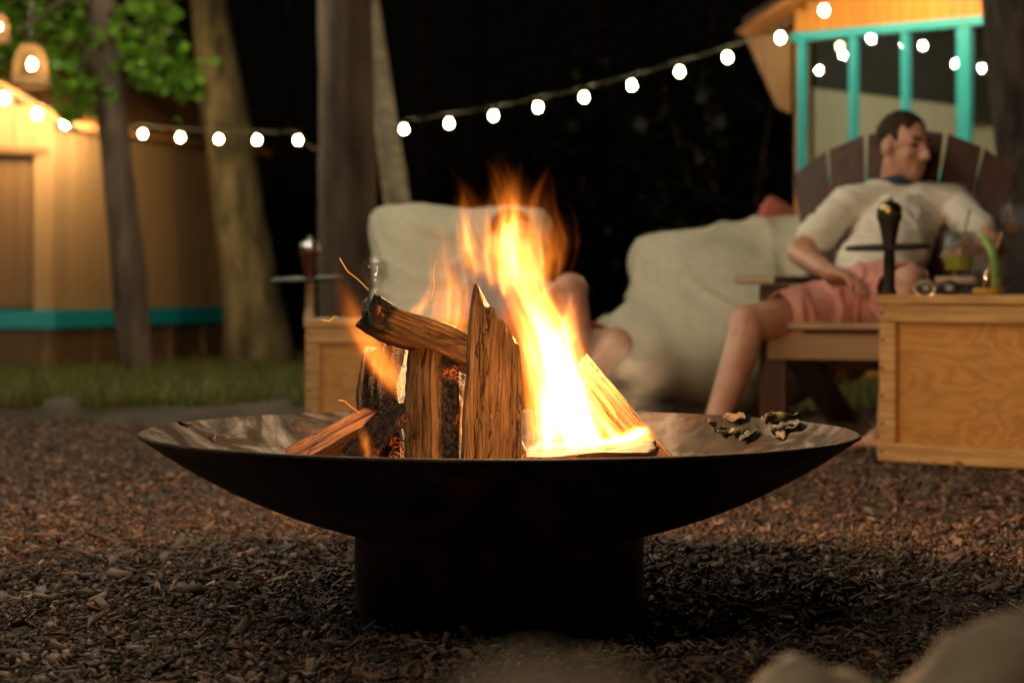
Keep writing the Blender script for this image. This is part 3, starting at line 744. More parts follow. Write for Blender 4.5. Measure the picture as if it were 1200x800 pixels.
# ------------------------------------------------------------------ firewood
def wood_mat(name, seed, char=.5, ember=.0, c1=(.13, .060, .022), c2=(.58, .32, .13), zc=None, xc=None):
    """split wood with grain along local Z, burnt patches, charcoal crackle and glowing cracks; zc / xc = (from, to) where an end or a side is burnt"""
    m, t, b = newmat(name)
    g = noisetex(t, 1.0, (210, 210, 7.0), 6, .7, .4, off=(seed, 0, 0)); g2 = noisetex(t, 1.0, (46, 46, 4.5), 5, .62, 1.0, off=(0, seed, 0)); g3 = noisetex(t, 1.0, (190, 190, 34), 4, .6, .3, off=(0, seed, 3))
    wood = mixc(t, .8, ramp(t, g, [(.30, c1), (.64, c2)]), ramp(t, g2, [(.3, (.30, .22, .16)), (.62, (1.1, 1.05, 1.0))]), 'MULTIPLY')
    wood = mixc(t, mth(t, 'MULTIPLY', ramp(t, g3, [(.60, 0.0), (.72, 1.0)]), .75), wood, (.03, .018, .010))
    fis = noisetex(t, 1.0, (75, 75, 2.2), 4, .55, .7, off=(seed, 9, 1))
    fl_ = mth(t, 'ABSOLUTE', mth(t, 'SUBTRACT', fis, .5)); fm = ramp(t, fl_, [(.0, 1.0), (.014, 0.0)])
    wood = mixc(t, mth(t, 'MULTIPLY', fm, .85), wood, (.012, .007, .004))
    k = noisetex(t, 1.0, (14, 14, 5.0), 7, .66, 1.0, off=(seed, seed, 2))
    tc = N(t, 'ShaderNodeTexCoord'); sp = N(t, 'ShaderNodeSeparateXYZ'); t.links.new(tc.outputs['Object'], sp.inputs[0])
    kk = mth(t, 'ADD', k, char * .34 - .17)
    for rng_, ax in ((zc, 2), (xc, 0)):
        if rng_:
            mr = N(t, 'ShaderNodeMapRange'); mr.inputs['From Min'].default_value = rng_[0]; mr.inputs['From Max'].default_value = rng_[1]
            mr.inputs['To Min'].default_value = .40; mr.inputs['To Max'].default_value = 0.0; t.links.new(sp.outputs[ax], mr.inputs['Value']); kk = mth(t, 'ADD', kk, mr.outputs[0])
    cm = ramp(t, kk, [(.56, 0.0), (.66, 1.0)])
    wp = mixc(t, .035, tc.outputs['Object'], N(t, 'ShaderNodeTexNoise').outputs['Color'], 'ADD')
    mp = N(t, 'ShaderNodeMapping'); mp.inputs['Scale'].default_value = (70, 70, 130); t.links.new(wp, mp.inputs[0])
    vo = N(t, 'ShaderNodeTexVoronoi', feature='DISTANCE_TO_EDGE'); vo.inputs['Scale'].default_value = 1.0; t.links.new(mp.outputs[0], vo.inputs['Vector'])
    crack = ramp(t, vo.outputs['Distance'], [(.0, 0.0), (.10, 1.0)])
    cc = mixc(t, crack, (.004, .003, .003), ramp(t, g3, [(.3, (.018, .014, .012)), (.7, (.11, .09, .078))]))
    col = mixc(t, cm, wood, cc)
    t.links.new(col, b.inputs['Base Color']); b.inputs['Roughness'].default_value = .72
    hgt = mth(t, 'ADD', mth(t, 'SUBTRACT', mth(t, 'MULTIPLY', g, .7), mth(t, 'MULTIPLY', fm, .8)), mth(t, 'MULTIPLY', mth(t, 'MULTIPLY', crack, cm), 1.0))
    bumpn(t, b, hgt, 1.0, .006)
    if ember > 0:
        e = mth(t, 'MULTIPLY', mth(t, 'SUBTRACT', 1.0, crack, True), cm)
        e2 = mth(t, 'MULTIPLY', e, ramp(t, noisetex(t, 16, detail=3, off=(seed, 4, 1)), [(.56, 0.0), (.72, 1.0)]))
        b.inputs['Emission Color'].default_value = (1, .13, .015, 1); t.links.new(mth(t, 'MULTIPLY', e2, ember), b.inputs['Emission Strength'])
    return m
M['logbark'] = pm('log_bark', (.035, .025, .018), (.15, .11, .075), 26, (1, 1, .5), .9, 1.0, .012, detail=7)
def log(label, a, b, poly, barkedges, m, roll=0.0, slant=(0, 0), jag=.006, seed=0, nz=26, taper=.08):
    """split log from a to b; poly = cross-section (x right, y away from the camera), barkedges = indices of edges that carry bark"""
    a, b = Vector(a), Vector(b); z = (b - a); Ln = z.length; z.normalize()
    x = Vector((1, 0, 0)) if abs(z.x) < .8 else Vector((0, 0, -1)) * (1 if z.x > 0 else -1)
    x = (x - z * x.dot(z)).normalized(); y = z.cross(x)
    R = Matrix((x, y, z)).transposed() @ Matrix.Rotation(roll, 3, 'Z')
    rt = empty('firewood_log', a, 0, label, 'log', 'logs burning in the fire bowl'); rt.rotation_mode = 'QUATERNION'; rt.rotation_quaternion = R.to_quaternion()
    pts = []; per = 14; ne = len(poly)
    for i in range(ne):
        p, q = Vector(poly[i]), Vector(poly[(i + 1) % ne])
        for k in range(per): pts.append((p.lerp(q, k / per), i))
    def ring(zf, grow=0.0, sel=None):
        out = []
        for j, (p, e) in enumerate(pts):
            zz = zf * Ln
            zz += (p.x * slant[0] + p.y * slant[1]) * zf
            if zf in (0.0, 1.0): zz += jag * 2.2 * mnoise.noise(Vector((p.x * 60, p.y * 60, seed + zf * 9)))
            ff = (1 - taper * zf ** 1.6) + .05 * mnoise.noise(Vector((p.x * 8, zf * 3, seed))) 
            nn = Vector((mnoise.noise(Vector((j * .45, zf * 2.2, seed))), mnoise.noise(Vector((j * .45, zf * 2.2, seed + 20))))) * jag * .55
            bow = Vector((mnoise.noise(Vector((zf * 2.4, seed, 5))), mnoise.noise(Vector((zf * 2.4, seed, 9))))) * jag * .7
            gr = mnoise.noise(Vector((j * 1.3, zf * 1.2, seed + 40))); nn += bow - Vector(p).normalized() * max(0, gr) * jag * .9
            out.append(Vector((p.x * ff + nn.x, p.y * ff + nn.y, zz)))
        return out
    zs = [i / (nz - 1) for i in range(nz)]; vs = []; n = len(pts)
    for zf in zs: vs += ring(zf)
    fs = [(i * n + k, i * n + (k + 1) % n, (i + 1) * n + (k + 1) % n, (i + 1) * n + k) for i in range(nz - 1) for k in range(n)]
    c0 = sum(vs[:n], Vector()) / n; c1 = sum(vs[-n:], Vector()) / n; vs += [c0, c1]
    fs += [(len(vs) - 2, (k + 1) % n, k) for k in range(n)] + [(len(vs) - 1, (nz - 1) * n + k, (nz - 1) * n + (k + 1) % n) for k in range(n)]
    mb = MB(); mb.add(vs, fs); wo = mb.build('split_wood', m, rt, 'angle')
    for e in barkedges:
        idx = [j for j in range(n) if pts[j][1] == e] + [((e + 1) * per) % n]
        cx = sum((p for p, _ in pts), Vector((0, 0))) / n
        vs2, k2 = [], len(idx)
        for i, zf in enumerate(zs):
            rg = ring(zf)
            for j in idx:
                q = rg[j]; o = Vector((q.x - cx.x, q.y - cx.y, 0)).normalized()
                t = .004 + .004 * abs(mnoise.noise(Vector((j * .8, zf * 12, seed + 3)))) + .002
                vs2.append(q + o * t)
        for i, zf in enumerate(zs):
            rg = ring(zf)
            for j in idx:
                q = rg[j]; o = Vector((q.x - cx.x, q.y - cx.y, 0)).normalized(); vs2.append(q - o * .001)
        nz2 = nz * k2
        f2 = [(i * k2 + k, i * k2 + k + 1, (i + 1) * k2 + k + 1, (i + 1) * k2 + k) for i in range(nz - 1) for k in range(k2 - 1)]
        f2 += [(i * k2, (i + 1) * k2, nz2 + (i + 1) * k2, nz2 + i * k2) for i in range(nz - 1)] + [(i * k2 + k2 - 1, (i + 1) * k2 + k2 - 1, nz2 + (i + 1) * k2 + k2 - 1, nz2 + i * k2 + k2 - 1) for i in range(nz - 1)]
        f2 += [(k, k + 1, nz2 + k + 1, nz2 + k) for k in range(k2 - 1)] + [((nz - 1) * k2 + k, (nz - 1) * k2 + k + 1, nz2 + (nz - 1) * k2 + k + 1, nz2 + (nz - 1) * k2 + k) for k in range(k2 - 1)]
        q = MB(); q.add(vs2, f2); nest(q.build('bark', M['logbark'], rt, True), wo)
    return rt
def FP(px, py, dy=0.0): return P(px, py, 3.32 + dy)
def firewood():
    wa = wood_mat('split_wood_clean', 1.3, .46, 0); wb = wood_mat('split_wood_scorched', 5.1, .5, 1.6, xc=(.036, .004)); wc = wood_mat('charred_wood', 9.7, 1.15, 1.6); wd = wood_mat('split_wood_glowing', 3.3, .42, 3.0, zc=(.0, .045))
    we = wood_mat('orange_split_wood', 7.2, .45, 0, (.15, .05, .018), (.42, .17, .055)); wf = wood_mat('burnt_split_wood', 2.2, .5, 2.5)
    log('tall clean split log with a pointed top standing in the middle of the fire', FP(578, 562, -.06), FP(583, 372, -.02), [(-.046, -.012), (.044, -.016), (.03, .045), (-.03, .05)], [3], wa, .05, (-.95, 0), .009, 1, taper=.22)
    log('upright split log with bark on its left edge under the crossing log', FP(508, 560, -.05), FP(510, 398, -.01), [(-.040, -.006), (-.004, -.022), (.042, -.004), (.03, .05), (-.03, .05)], [4], wb, .0, (.1, 0), .007, 2)
    log('blackened log half hidden at the left of the standing logs', FP(448, 556, .03), FP(452, 408, .09), [(-.032, -.02), (.036, -.025), (.034, .04), (-.03, .04)], [3], wc, -.15, (.2, 0), .009, 3)
    log('short split log lying across the top with a charred hollow end', FP(432, 364, -.065), FP(562, 420, -.005), [(-.025, -.026), (.018, -.028), (.026, .02), (-.018, .032)], [2], wd, .0, (0, .3), .007, 4)
    log('flat orange split log sloping into the bowl at the left', FP(342, 552, .0), FP(446, 494, .07), [(-.02, -.035), (.016, -.04), (.02, .04), (-.012, .045)], [], we, .1, (0, 0), .005, 5)
    log('small charcoal covered chunk leaning on the blackened log', FP(405, 552, -.05), FP(470, 478, -.02), [(-.022, -.025), (.024, -.022), (.02, .03), (-.02, .03)], [], wc, .1, (0, .2), .006, 6)
    log('long thin log leaning at the right of the flames', FP(785, 562, .02), FP(676, 430, .08), [(-.022, -.022), (.02, -.024), (.024, .022), (-.02, .026)], [2], wf, .3, (.2, 0), .005, 7)
    log('burning low log lying under the brightest flame', FP(625, 545, .02), FP(768, 538, -.02), [(-.022, -.026), (.022, -.024), (.025, .026), (-.02, .03)], [3], wf, .3, (0, 0), .006, 8)
    log('stub of burnt wood deep behind the standing logs', FP(600, 552, .14), FP(540, 440, .10), [(-.03, -.03), (.03, -.028), (.03, .03), (-.03, .03)], [1], wc, .3, (.2, 0), .007, 9)
    # ash and embers
    m, t, b = newmat('ash_and_embers')
    n = noisetex(t, 45, detail=6); t.links.new(ramp(t, n, [(.3, (.012, .011, .010)), (.7, (.22, .21, .20))]), b.inputs['Base Color']); b.inputs['Roughness'].default_value = .95
    b.inputs['Emission Color'].default_value = (1, .14, .015, 1)
    tc = N(t, 'ShaderNodeTexCoord'); ln = N(t, 'ShaderNodeVectorMath', operation='LENGTH'); t.links.new(tc.outputs['Object'], ln.inputs[0])
    hot = mth(t, 'SUBTRACT', 1.0, mth(t, 'MULTIPLY', ln.outputs['Value'], 4.5), True)
    t.links.new(mth(t, 'MULTIPLY', mth(t, 'MULTIPLY', ramp(t, noisetex(t, 30, off=(4, 4, 4)), [(.5, 0.0), (.62, 1.0)]), hot), 9.0), b.inputs['Emission Strength'])
    bumpn(t, b, n, 1.0, .01)
    q = MB(); vs = []; nr, ns = 26, 72
    for i in range(nr):
        r = .42 * i / (nr - 1)
        for k in range(ns):
            a = 2 * math.pi * k / ns; x, y = r * math.cos(a), r * math.sin(a)
            h = .035 * max(0, 1 - (r / .33) ** 2) + .012 * fbm((x * 14, y * 14, 3), 4) * (1 - r / .42) - (.004 if r > .36 else 0)
            vs.append((x, y, bowl_z(r) - BZ0 + h))
    q.add(vs, [(i * ns + k, i * ns + (k + 1) % ns, (i + 1) * ns + (k + 1) % ns, (i + 1) * ns + k) for i in range(nr - 1) for k in range(ns)])
    o = q.build('ash', m, None, True); o.location = (BC.x, BC.y, BZ0)
    tag(o, 'grey ash and glowing embers heaped in the fire bowl', 'ash', kind='stuff')
firewood()

# ------------------------------------------------------------------ flame (sparse volume grown from filaments)
def blur3(a, s):
    if s <= 0: return a
    r = int(3 * s + .5); k = np.exp(-.5 * (np.arange(-r, r + 1) / s) ** 2); k /= k.sum()
    for ax in range(3):
        out = np.zeros_like(a); n = a.shape[ax]
        for i, w_ in zip(range(-r, r + 1), k):
            sl0 = [slice(None)] * 3; sl1 = [slice(None)] * 3
            sl0[ax] = slice(max(0, i), n + min(0, i)); sl1[ax] = slice(max(0, -i), n + min(0, -i))
            out[tuple(sl0)] += a[tuple(sl1)] * w_
        a = out
    return a.astype(np.float32)
def grid_volume(name, lo, hi, A, volmat, hullmat, thr, rt=None, keep_hull=True):
    nx, ny, nz = A.shape; n = A.size
    me = bpy.data.meshes.new(name); me.vertices.add(n)
    at = me.attributes.new('val', 'FLOAT', 'POINT'); at.data.foreach_set('value', A.ravel())
    o = bpy.data.objects.new(name, me); COL.objects.link(o)
    me.materials.append(hullmat)
    g = bpy.data.node_groups.new(name + '_field', 'GeometryNodeTree')
    g.interface.new_socket('Geometry', in_out='INPUT', socket_type='NodeSocketGeometry'); g.interface.new_socket('Geometry', in_out='OUTPUT', socket_type='NodeSocketGeometry')
    gi, go = g.nodes.new('NodeGroupInput'), g.nodes.new('NodeGroupOutput'); lk = g.links.new
    def gm(op, a, b=None, c=None):
        q = g.nodes.new('ShaderNodeMath'); q.operation = op
        for i, v in enumerate((a, b, c)):
            if v is None: continue
            if isinstance(v, (int, float)): q.inputs[i].default_value = v
            else: lk(v, q.inputs[i])
        return q.outputs[0]
    pos = g.nodes.new('GeometryNodeInputPosition'); sx = g.nodes.new('ShaderNodeSeparateXYZ'); lk(pos.outputs[0], sx.inputs[0])
    ii = []
    for c in range(3):
        cell = (hi[c] - lo[c]) / (A.shape[c] - 1)
        v = gm('ROUND', gm('DIVIDE', gm('SUBTRACT', sx.outputs[c], lo[c]), cell)); ii.append(gm('MINIMUM', gm('MAXIMUM', v, 0.0), A.shape[c] - 1.0))
    idx = gm('MULTIPLY_ADD', gm('MULTIPLY_ADD', ii[0], float(ny), ii[1]), float(nz), ii[2])
    fi = g.nodes.new('FunctionNodeFloatToInt'); fi.rounding_mode = 'ROUND'; lk(idx, fi.inputs[0])
    na = g.nodes.new('GeometryNodeInputNamedAttribute'); na.data_type = 'FLOAT'; na.inputs[0].default_value = 'val'
    si = g.nodes.new('GeometryNodeSampleIndex'); si.data_type = 'FLOAT'; si.domain = 'POINT'
    lk(gi.outputs[0], si.inputs[0]); lk(na.outputs[0], si.inputs['Value']); lk(fi.outputs[0], si.inputs['Index'])
    vc = g.nodes.new('GeometryNodeVolumeCube'); lk(si.outputs[0], vc.inputs['Density'])
    vc.inputs['Min'].default_value = lo; vc.inputs['Max'].default_value = hi
    for k, q in zip('XYZ', (nx, ny, nz)): vc.inputs['Resolution ' + k].default_value = q
    sm = g.nodes.new('GeometryNodeSetMaterial'); sm.inputs['Material'].default_value = volmat; lk(vc.outputs[0], sm.inputs[0])
    vm = g.nodes.new('GeometryNodeVolumeToMesh'); vm.inputs['Threshold'].default_value = thr; vm.inputs['Adaptivity'].default_value = .4; lk(vc.outputs[0], vm.inputs[0])
    sm2 = g.nodes.new('GeometryNodeSetMaterial'); sm2.inputs['Material'].default_value = hullmat; lk(vm.outputs[0], sm2.inputs[0])
    jn = g.nodes.new('GeometryNodeJoinGeometry'); lk(sm.outputs[0], jn.inputs[0]); lk(sm2.outputs[0], jn.inputs[0]); lk(jn.outputs[0], go.inputs[0])
    md = o.modifiers.new('field', 'NODES'); md.node_group = g
    dg = bpy.context.evaluated_depsgraph_get(); dg.update()
    hull = bpy.data.meshes.new_from_object(o.evaluated_get(dg)); hull.name = name + '_edge'
    lk(sm.outputs[0], go.inputs[0]); g.nodes.remove(jn); o['kind'] = 'stuff'
    if not keep_hull: return o
    hull.materials.clear(); h = link('flame_edge', hull, hullmat, None, True)
    print('hull', len(hull.vertices))
    if rt:
        for q in (o, h): q.parent = rt; q.matrix_parent_inverse = Matrix.Translation(-Vector(rt.location))
    return o
def flames():
    S = 3.32 / F; lo = Vector((FP(372, 0).x, 3.32 - .17, bowl_z(0) + .01)); hi = Vector((FP(775, 0).x, 3.32 + .17, FP(0, 165).z))
    vox = .0033; nx, ny, nz = [int((hi[c] - lo[c]) / vox) + 1 for c in range(3)]
    soft = np.zeros((nx, ny, nz), np.float32); fine = np.zeros_like(soft); r2 = np.random.default_rng(5)
    def deposit(G, pts, wts):
        q = (pts - np.array(lo)) / vox; i = np.floor(q).astype(int); f = q - i
        for dx in (0, 1):
            for dy in (0, 1):
                for dz in (0, 1):
                    w_ = wts * np.abs(1 - dx - f[:, 0]) * np.abs(1 - dy - f[:, 1]) * np.abs(1 - dz - f[:, 2])
                    a, b, c = i[:, 0] + dx, i[:, 1] + dy, i[:, 2] + dz
                    ok = (a >= 0) & (b >= 0) & (c >= 0) & (a < nx) & (b < ny) & (c < nz)
                    np.add.at(G, (a[ok], b[ok], c[ok]), w_[ok])
    def tongue(path, dep, nf, gain, swirl=10, jit=.35, fineshare=.5, dy0=0.0, tipfade=1.2):
        """path: (px, py, half width px, strength) from base to tip"""
        path = np.array(path, float); seg = np.r_[0, np.cumsum(np.hypot(np.diff(path[:, 0]), np.diff(path[:, 1])))]; tot = seg[-1]
        for q in range(nf):
            u = np.clip(r2.normal(0, .48), -1.05, 1.05); v = np.clip(r2.normal(0, .5), -1, 1)
            s0 = r2.random() ** 1.5 * .35; s1 = s0 + (1 - s0) * (1 - .75 * r2.random() ** 1.3) * (1 - .35 * abs(u))
            ns = max(24, int(tot * (s1 - s0) / 1.6)); s = np.linspace(s0, s1, ns)
            px = np.interp(s * tot, seg, path[:, 0]); py = np.interp(s * tot, seg, path[:, 1]); hw = np.interp(s * tot, seg, path[:, 2]); st = np.interp(s * tot, seg, path[:, 3])
            ph, ph2 = r2.random(2) * 6.28; fr = r2.uniform(.6, 1.6)
            big = swirl * np.sin(py / 34.0 + u * 1.2 + path[0, 0]) * s
            x = px + u * hw + big + jit * hw * .5 * np.sin(fr * py / 21.0 + ph) * (s - s0) + 2.2 * np.sin(py / 9.0 + ph2) * s
            yd = dy0 + dep * v * (.35 + .65 * hw / path[:, 2].max()) + .012 * np.sin(py / 26.0 + ph2)
            pts = np.stack([(x - 600) * S, 3.32 + yd, CAMZ - (py - HZ) * S], 1)
            t = (s - s0) / (s1 - s0); wts = gain * st * np.clip(t / .12, 0, 1) * np.clip((1 - t), 0, 1) ** .7 * r2.lognormal(-.25, 1.0)
            deposit(fine if r2.random() < fineshare else soft, pts, wts)
    # main body: hot base, column leaning left, orange crown
    tongue([(668, 548, 46, 1.0), (668, 505, 46, 1.2), (655, 450, 42, 1.0), (637, 390, 34, .80), (620, 335, 33, .62), (608, 285, 36, .46), (601, 235, 34, .30), (598, 175, 24, .14)], .036, 440, .82, 9, fineshare=.68)
    tongue([(688, 548, 56, 1.6), (680, 515, 46, 2.0), (662, 465, 26, 1.2), (645, 405, 16, .6), (630, 345, 9, .35)], .030, 260, 1.0, 4)
    tongue([(700, 545, 46, 1.2), (725, 520, 26, 1.5), (752, 503, 10, 1.5), (764, 516, 6, 1.4), (757, 534, 5, 1.1)], .02, 120, 1.1, 2)
    tongue([(604, 350, 20, .6), (594, 300, 26, .6), (590, 255, 26, .42), (585, 210, 22, .26), (576, 168, 14, .12)], .028, 190, .66, 10, fineshare=.7)
    tongue([(575, 345, 10, .5), (570, 300, 8, .5), (574, 250, 8, .35), (580, 205, 6, .15)], .015, 40, .62, 4, fineshare=.7)
    tongue([(672, 470, 12, .8), (688, 440, 9, .9), (694, 415, 4, .6)], .02, 40, .7, 3)
    tongue([(655, 420, 14, .7), (664, 385, 12, .65), (672, 350, 6, .6), (670, 325, 2, .4)], .02, 60, .75, 3, fineshare=.7)
    tongue([(632, 340, 22, .5), (630, 285, 20, .42), (634, 235, 18, .28), (644, 185, 10, .12)], .028, 130, .64, 9, fineshare=.7)
    tongue([(610, 330, 30, .25), (570, 285, 30, .22), (545, 235, 26, .14), (525, 185, 14, .07)], .04, 120, .55, 12, fineshare=.55)
    tongue([(645, 330, 18, .25), (655, 285, 18, .20), (650, 235, 16, .13), (655, 185, 8, .06)], .035, 90, .55, 11, fineshare=.6)
    # glow between the standing logs and tongues on the left
    tongue([(546, 540, 8, .9), (548, 480, 7, .8), (552, 425, 7, .6), (548, 395, 6, .3)], .03, 60, .8, 2, dy0=.03)
    tongue([(482, 470, 16, .26), (455, 435, 22, .42), (418, 378, 22, .36), (394, 330, 12, .22), (382, 290, 4, .10)], .025, 170, .8, 6, dy0=.0, fineshare=.3)
    tongue([(505, 420, 30, .3), (522, 385, 36, .36), (530, 335, 30, .26), (526, 285, 20, .16), (518, 235, 8, .08)], .04, 230, .95, 10, dy0=.05, fineshare=.4)
    tongue([(560, 330, 14, .3), (548, 290, 16, .24), (538, 250, 12, .16), (532, 205, 6, .09)], .03, 120, 1.0, 10, fineshare=.6)
    tongue([(436, 535, 6, .5), (433, 510, 4, .6), (424, 485, 2, .4)], .010, 20, .45, 2, dy0=-.09)
    tongue([(484, 375, 10, .5), (493, 355, 6, .5), (498, 338, 2, .25)], .015, 24, .6, 1, dy0=.02)
    tongue([(462, 418, 12, .5), (474, 395, 9, .4), (480, 375, 4, .2)], .02, 36, .5, 2, dy0=.02)
    A = (blur3(soft, 2.3) * .75 + blur3(fine, .75) * .75) * (.0042 / .0033) ** 0.0
    A *= 5.5
    A[A < .015] = 0
    A[[0, -1]] = 0; A[:, [0, -1]] = 0; A[:, :, -1] = 0
    vm = bpy.data.materials.new('flame_gas'); vm.use_nodes = True; t = vm.node_tree; t.nodes.clear()
    at = N(t, 'ShaderNodeAttribute', attribute_name='density')
    col = ramp(t, mth(t, 'MULTIPLY', at.outputs['Fac'], .25), [(0.0, (1, .18, .014)), (.25, (1, .27, .026)), (1.0, (1, .46, .10))])
    e = N(t, 'ShaderNodeEmission'); t.links.new(col, e.inputs[0])
    t.links.new(mth(t, 'MULTIPLY', mth(t, 'POWER', at.outputs['Fac'], 1.35), FLAME_GAIN), e.inputs[1])
    o = N(t, 'ShaderNodeOutputMaterial'); t.links.new(e.outputs[0], o.inputs['Volume'])
    hm = bpy.data.materials.new('flame_edge'); hm.use_nodes = True; t = hm.node_tree; t.nodes.clear()
    tr = N(t, 'ShaderNodeBsdfTransparent'); em = N(t, 'ShaderNodeEmission'); em.inputs[0].default_value = (1, .3, .05, 1); em.inputs[1].default_value = .004
    ad = N(t, 'ShaderNodeAddShader'); oo = N(t, 'ShaderNodeOutputMaterial'); t.links.new(tr.outputs[0], ad.inputs[0]); t.links.new(em.outputs[0], ad.inputs[1]); t.links.new(ad.outputs[0], oo.inputs[0])
    rt = empty('flame', (BC.x, BC.y, BZ0), 0, 'tall orange and white flame rising from the logs in the fire bowl', 'flame')
    f = grid_volume('flame_gas', lo, hi, A, vm, hm, .35, rt)
    # lamps for the light of the flame, plus a fill added before the logs
    def fl(px, py, dy, watts, rad, col=(1, .56, .25)):
        d = bpy.data.lights.new('flame_and_fill_light', 'POINT'); d.energy = watts; d.shadow_soft_size = rad; d.color = col
        q = bpy.data.objects.new('flame_and_fill_light', d); q.location = FP(px, py, dy); COL.objects.link(q)
    fl(625, 360, .10, FIRE_W * .7, .07)
    fl(605, 270, .08, FIRE_W * .6, .07)
    fl(690, 470, -.02, FIRE_W * .010, .05)
    fl(580, 430, -.24, FIRE_W * .022, .06, (1, .46, .14))  # added fill lamp in front of the flames, warms the log faces
FLAME_GAIN = 26.0
flames()

# ------------------------------------------------------------------ crates
def crate(loc, rz, Wd, Dp, H, label, casters):
    rt = empty('crate_table', loc, rz, label, 'crate', 'wooden crate tables')
    lift = .016 if casters else .0
    fr = .05; th = .022
    def bx(name, c, s, m): q = MB(); q.box((0, 0, 0), s, None, 0, .003); return q.build(name, m, rt, M=Matrix.Translation(c))
    bx('top_board', (Wd / 2, Dp / 2, H - .013), (Wd + .012, Dp + .012, .026), M['pine'])
    for y, sg in ((0, 1), (Dp, -1)):
        yy = y + sg * th / 2
        bx('rail', (Wd / 2, yy, H - .027 - fr / 2), (Wd, th, fr - .002), M['pine'])
        bx('rail', (Wd / 2, yy - sg * .004, lift + fr / 2), (Wd + .006, th, fr), M['pine'])
        for x in (fr / 2, Wd - fr / 2): bx('stile', (x, yy + sg * .001, (lift + H - .027) / 2), (fr, th, H - .027 - lift - 2 * fr - .002), M['pine'])
        bx('panel', (Wd / 2, y + sg * (th + .006), (lift + H) / 2 - .01), (Wd - .01, .010, H - lift - .06), M['ply'])
    for x, sg in ((0, 1), (Wd, -1)): bx('panel', (x + sg * .006, Dp / 2, (lift + H) / 2 - .01), (.010, Dp - 2 * th - .004, H - lift - .05), M['ply'])
    bx('bottom_board', (Wd / 2, Dp / 2, lift + .012), (Wd - .03, Dp - .06, .014), M['ply'])
    for k, z in enumerate(np.linspace(lift + .028, H - .05, 6)):
        nl = MB(); nl.lathe([(.0005, 0), (.0042, 0), (.0042, .003), (.0005, .003)], 8); o = nl.build('nail', M['blackmetal'], rt); o.location = (.012, -.0005 if .1 < z < H - .09 else -.0045, z); o.rotation_euler = (math.radians(90), 0, 0)
    if casters:
        for x, y in ((-.012, .03), (Wd - .05, .05), (.05, Dp - .05), (Wd - .05, Dp - .05)):
            q = MB(); q.ball((0, 0, 0), (.021, .012, .026), None, 16, 10); o = q.build('caster', M['rubber'], rt, True); o.location = (x, y, .026)
            q = MB(); q.box((0, 0, 0), (.02, .034, .02)); o2 = q.build('caster_fork', M['blackmetal'], rt); o2.location = (x + .008, y, .045); nest(o, o2)
    return rt
CR0 = Vector(((1030 - 600) * 5.95 / F, 5.95, 0)); CRA = math.radians(-38); CRH = P(0, 346, 5.95).z
crate((CR0.x, CR0.y, gh(CR0.x, CR0.y) + .004), CRA, .72, .44, CRH - gh(CR0.x, CR0.y), 'sturdy wooden crate table with drinks beside the seated man', True)
LC = P(358, 375, 7.0); crate((LC.x, LC.y, 0), math.radians(4), .66, .42, LC.z, 'small wooden crate table with wine glasses before the bean bag', False)
def crate_pt(px, back=.06):
    """point on the right crate's top, `back` metres behind its front edge, under pixel column px"""
    u = Vector((math.cos(CRA), math.sin(CRA), 0)); v = Vector((-u.y, u.x, 0)); O = CR0 + v * back
    s, z = on_plane(px, 340, O, u); q = O + u * s; return Vector((q.x, q.y, CRH + .001))

# ------------------------------------------------------------------ things on the crates
def torch(loc, stemm, capm, label, tilt=0):
    rt = empty('table_torch', loc, 0, label, 'torch', 'table torches')
    b = MB(); b.lathe([(.0005, 0), (.021, 0), (.021, .01), (.0165, .03), (.0165, .10), (.0155, .125), (.017, .13)], 24); b.build('stem', stemm, rt, 'angle')
    b = MB(); b.lathe([(.0005, .128), (.017, .128), (.118, .132), (.122, .138), (.117, .142), (.0005, .142)], 48); o = b.build('drip_plate', M['blackmetal'], rt, 'angle'); o.rotation_euler = (math.radians(3.5), math.radians(-2.5), 0); o.location = (0, 0, 0)
    b = MB(); b.lathe([(.0005, .13), (.017, .13), (.021, .16), (.030, .205), (.036, .222), (.036, .229), (.0005, .229)], 28); b.build('holder', M['blackmetal'] if stemm is M['blackmetal'] else M['chairwood'], rt, 'angle')
    b = MB(); b.lathe([(.0005, .228), (.033, .228), (.036, .236), (.035, .25), (.026, .262), (.012, .268), (.011, .274), (.0005, .275)], 28); oc = b.build('oil_can', capm, rt, 'angle')
    b = MB(); b.lathe([(.0005, .274), (.004, .274), (.004, .281), (.0005, .281)], 8); nest(b.build('wick', M['canvas'], rt), oc)
    return rt
torch(crate_pt(1042, .10), M['blackmetal'], M['brass'], 'black table torch with a brass oil can on the crate before the man')
torch(P(363, 375, 7.16), M['pale_or_firelit'], M['chrome'], 'table torch with a stem painted as firelit and a shiny steel top on the small crate')  # stem coloured pale for the firelight falling on it

def wine_glass(loc, h, rad, label, wine=False):
    rt = empty('wine_glass', loc, 0, label, 'wine glass', 'stemmed glasses')
    b = MB(); t = .0016; hb = h * .46; br = rad
    outer = [(.0005, .001), (.034, .001), (.034, .003), (.008, .007), (.0045, .02), (.0042, hb - .012), (.008, hb), (br * .62, hb + (h - hb) * .14), (br * .95, hb + (h - hb) * .40), (br, hb + (h - hb) * .55), (br * .86, h)]
    inner = [(br * .86 - t, h), (br - t, hb + (h - hb) * .55), (br * .95 - t, hb + (h - hb) * .41), (br * .6, hb + (h - hb) * .16), (.0005, hb + .006)]
    b.lathe(outer + inner, 32); b.build('glass', M['glass'], rt, True)
    if wine:
        q = MB(); q.lathe([(.0005, hb + .008), (br * .58, hb + (h - hb) * .17), (br * .8, hb + (h - hb) * .28), (.0005, hb + (h - hb) * .28)], 24); q.build('wine', glassmat('white_wine', (.9, .8, .4), 0, 1.33), rt, True)
    return rt
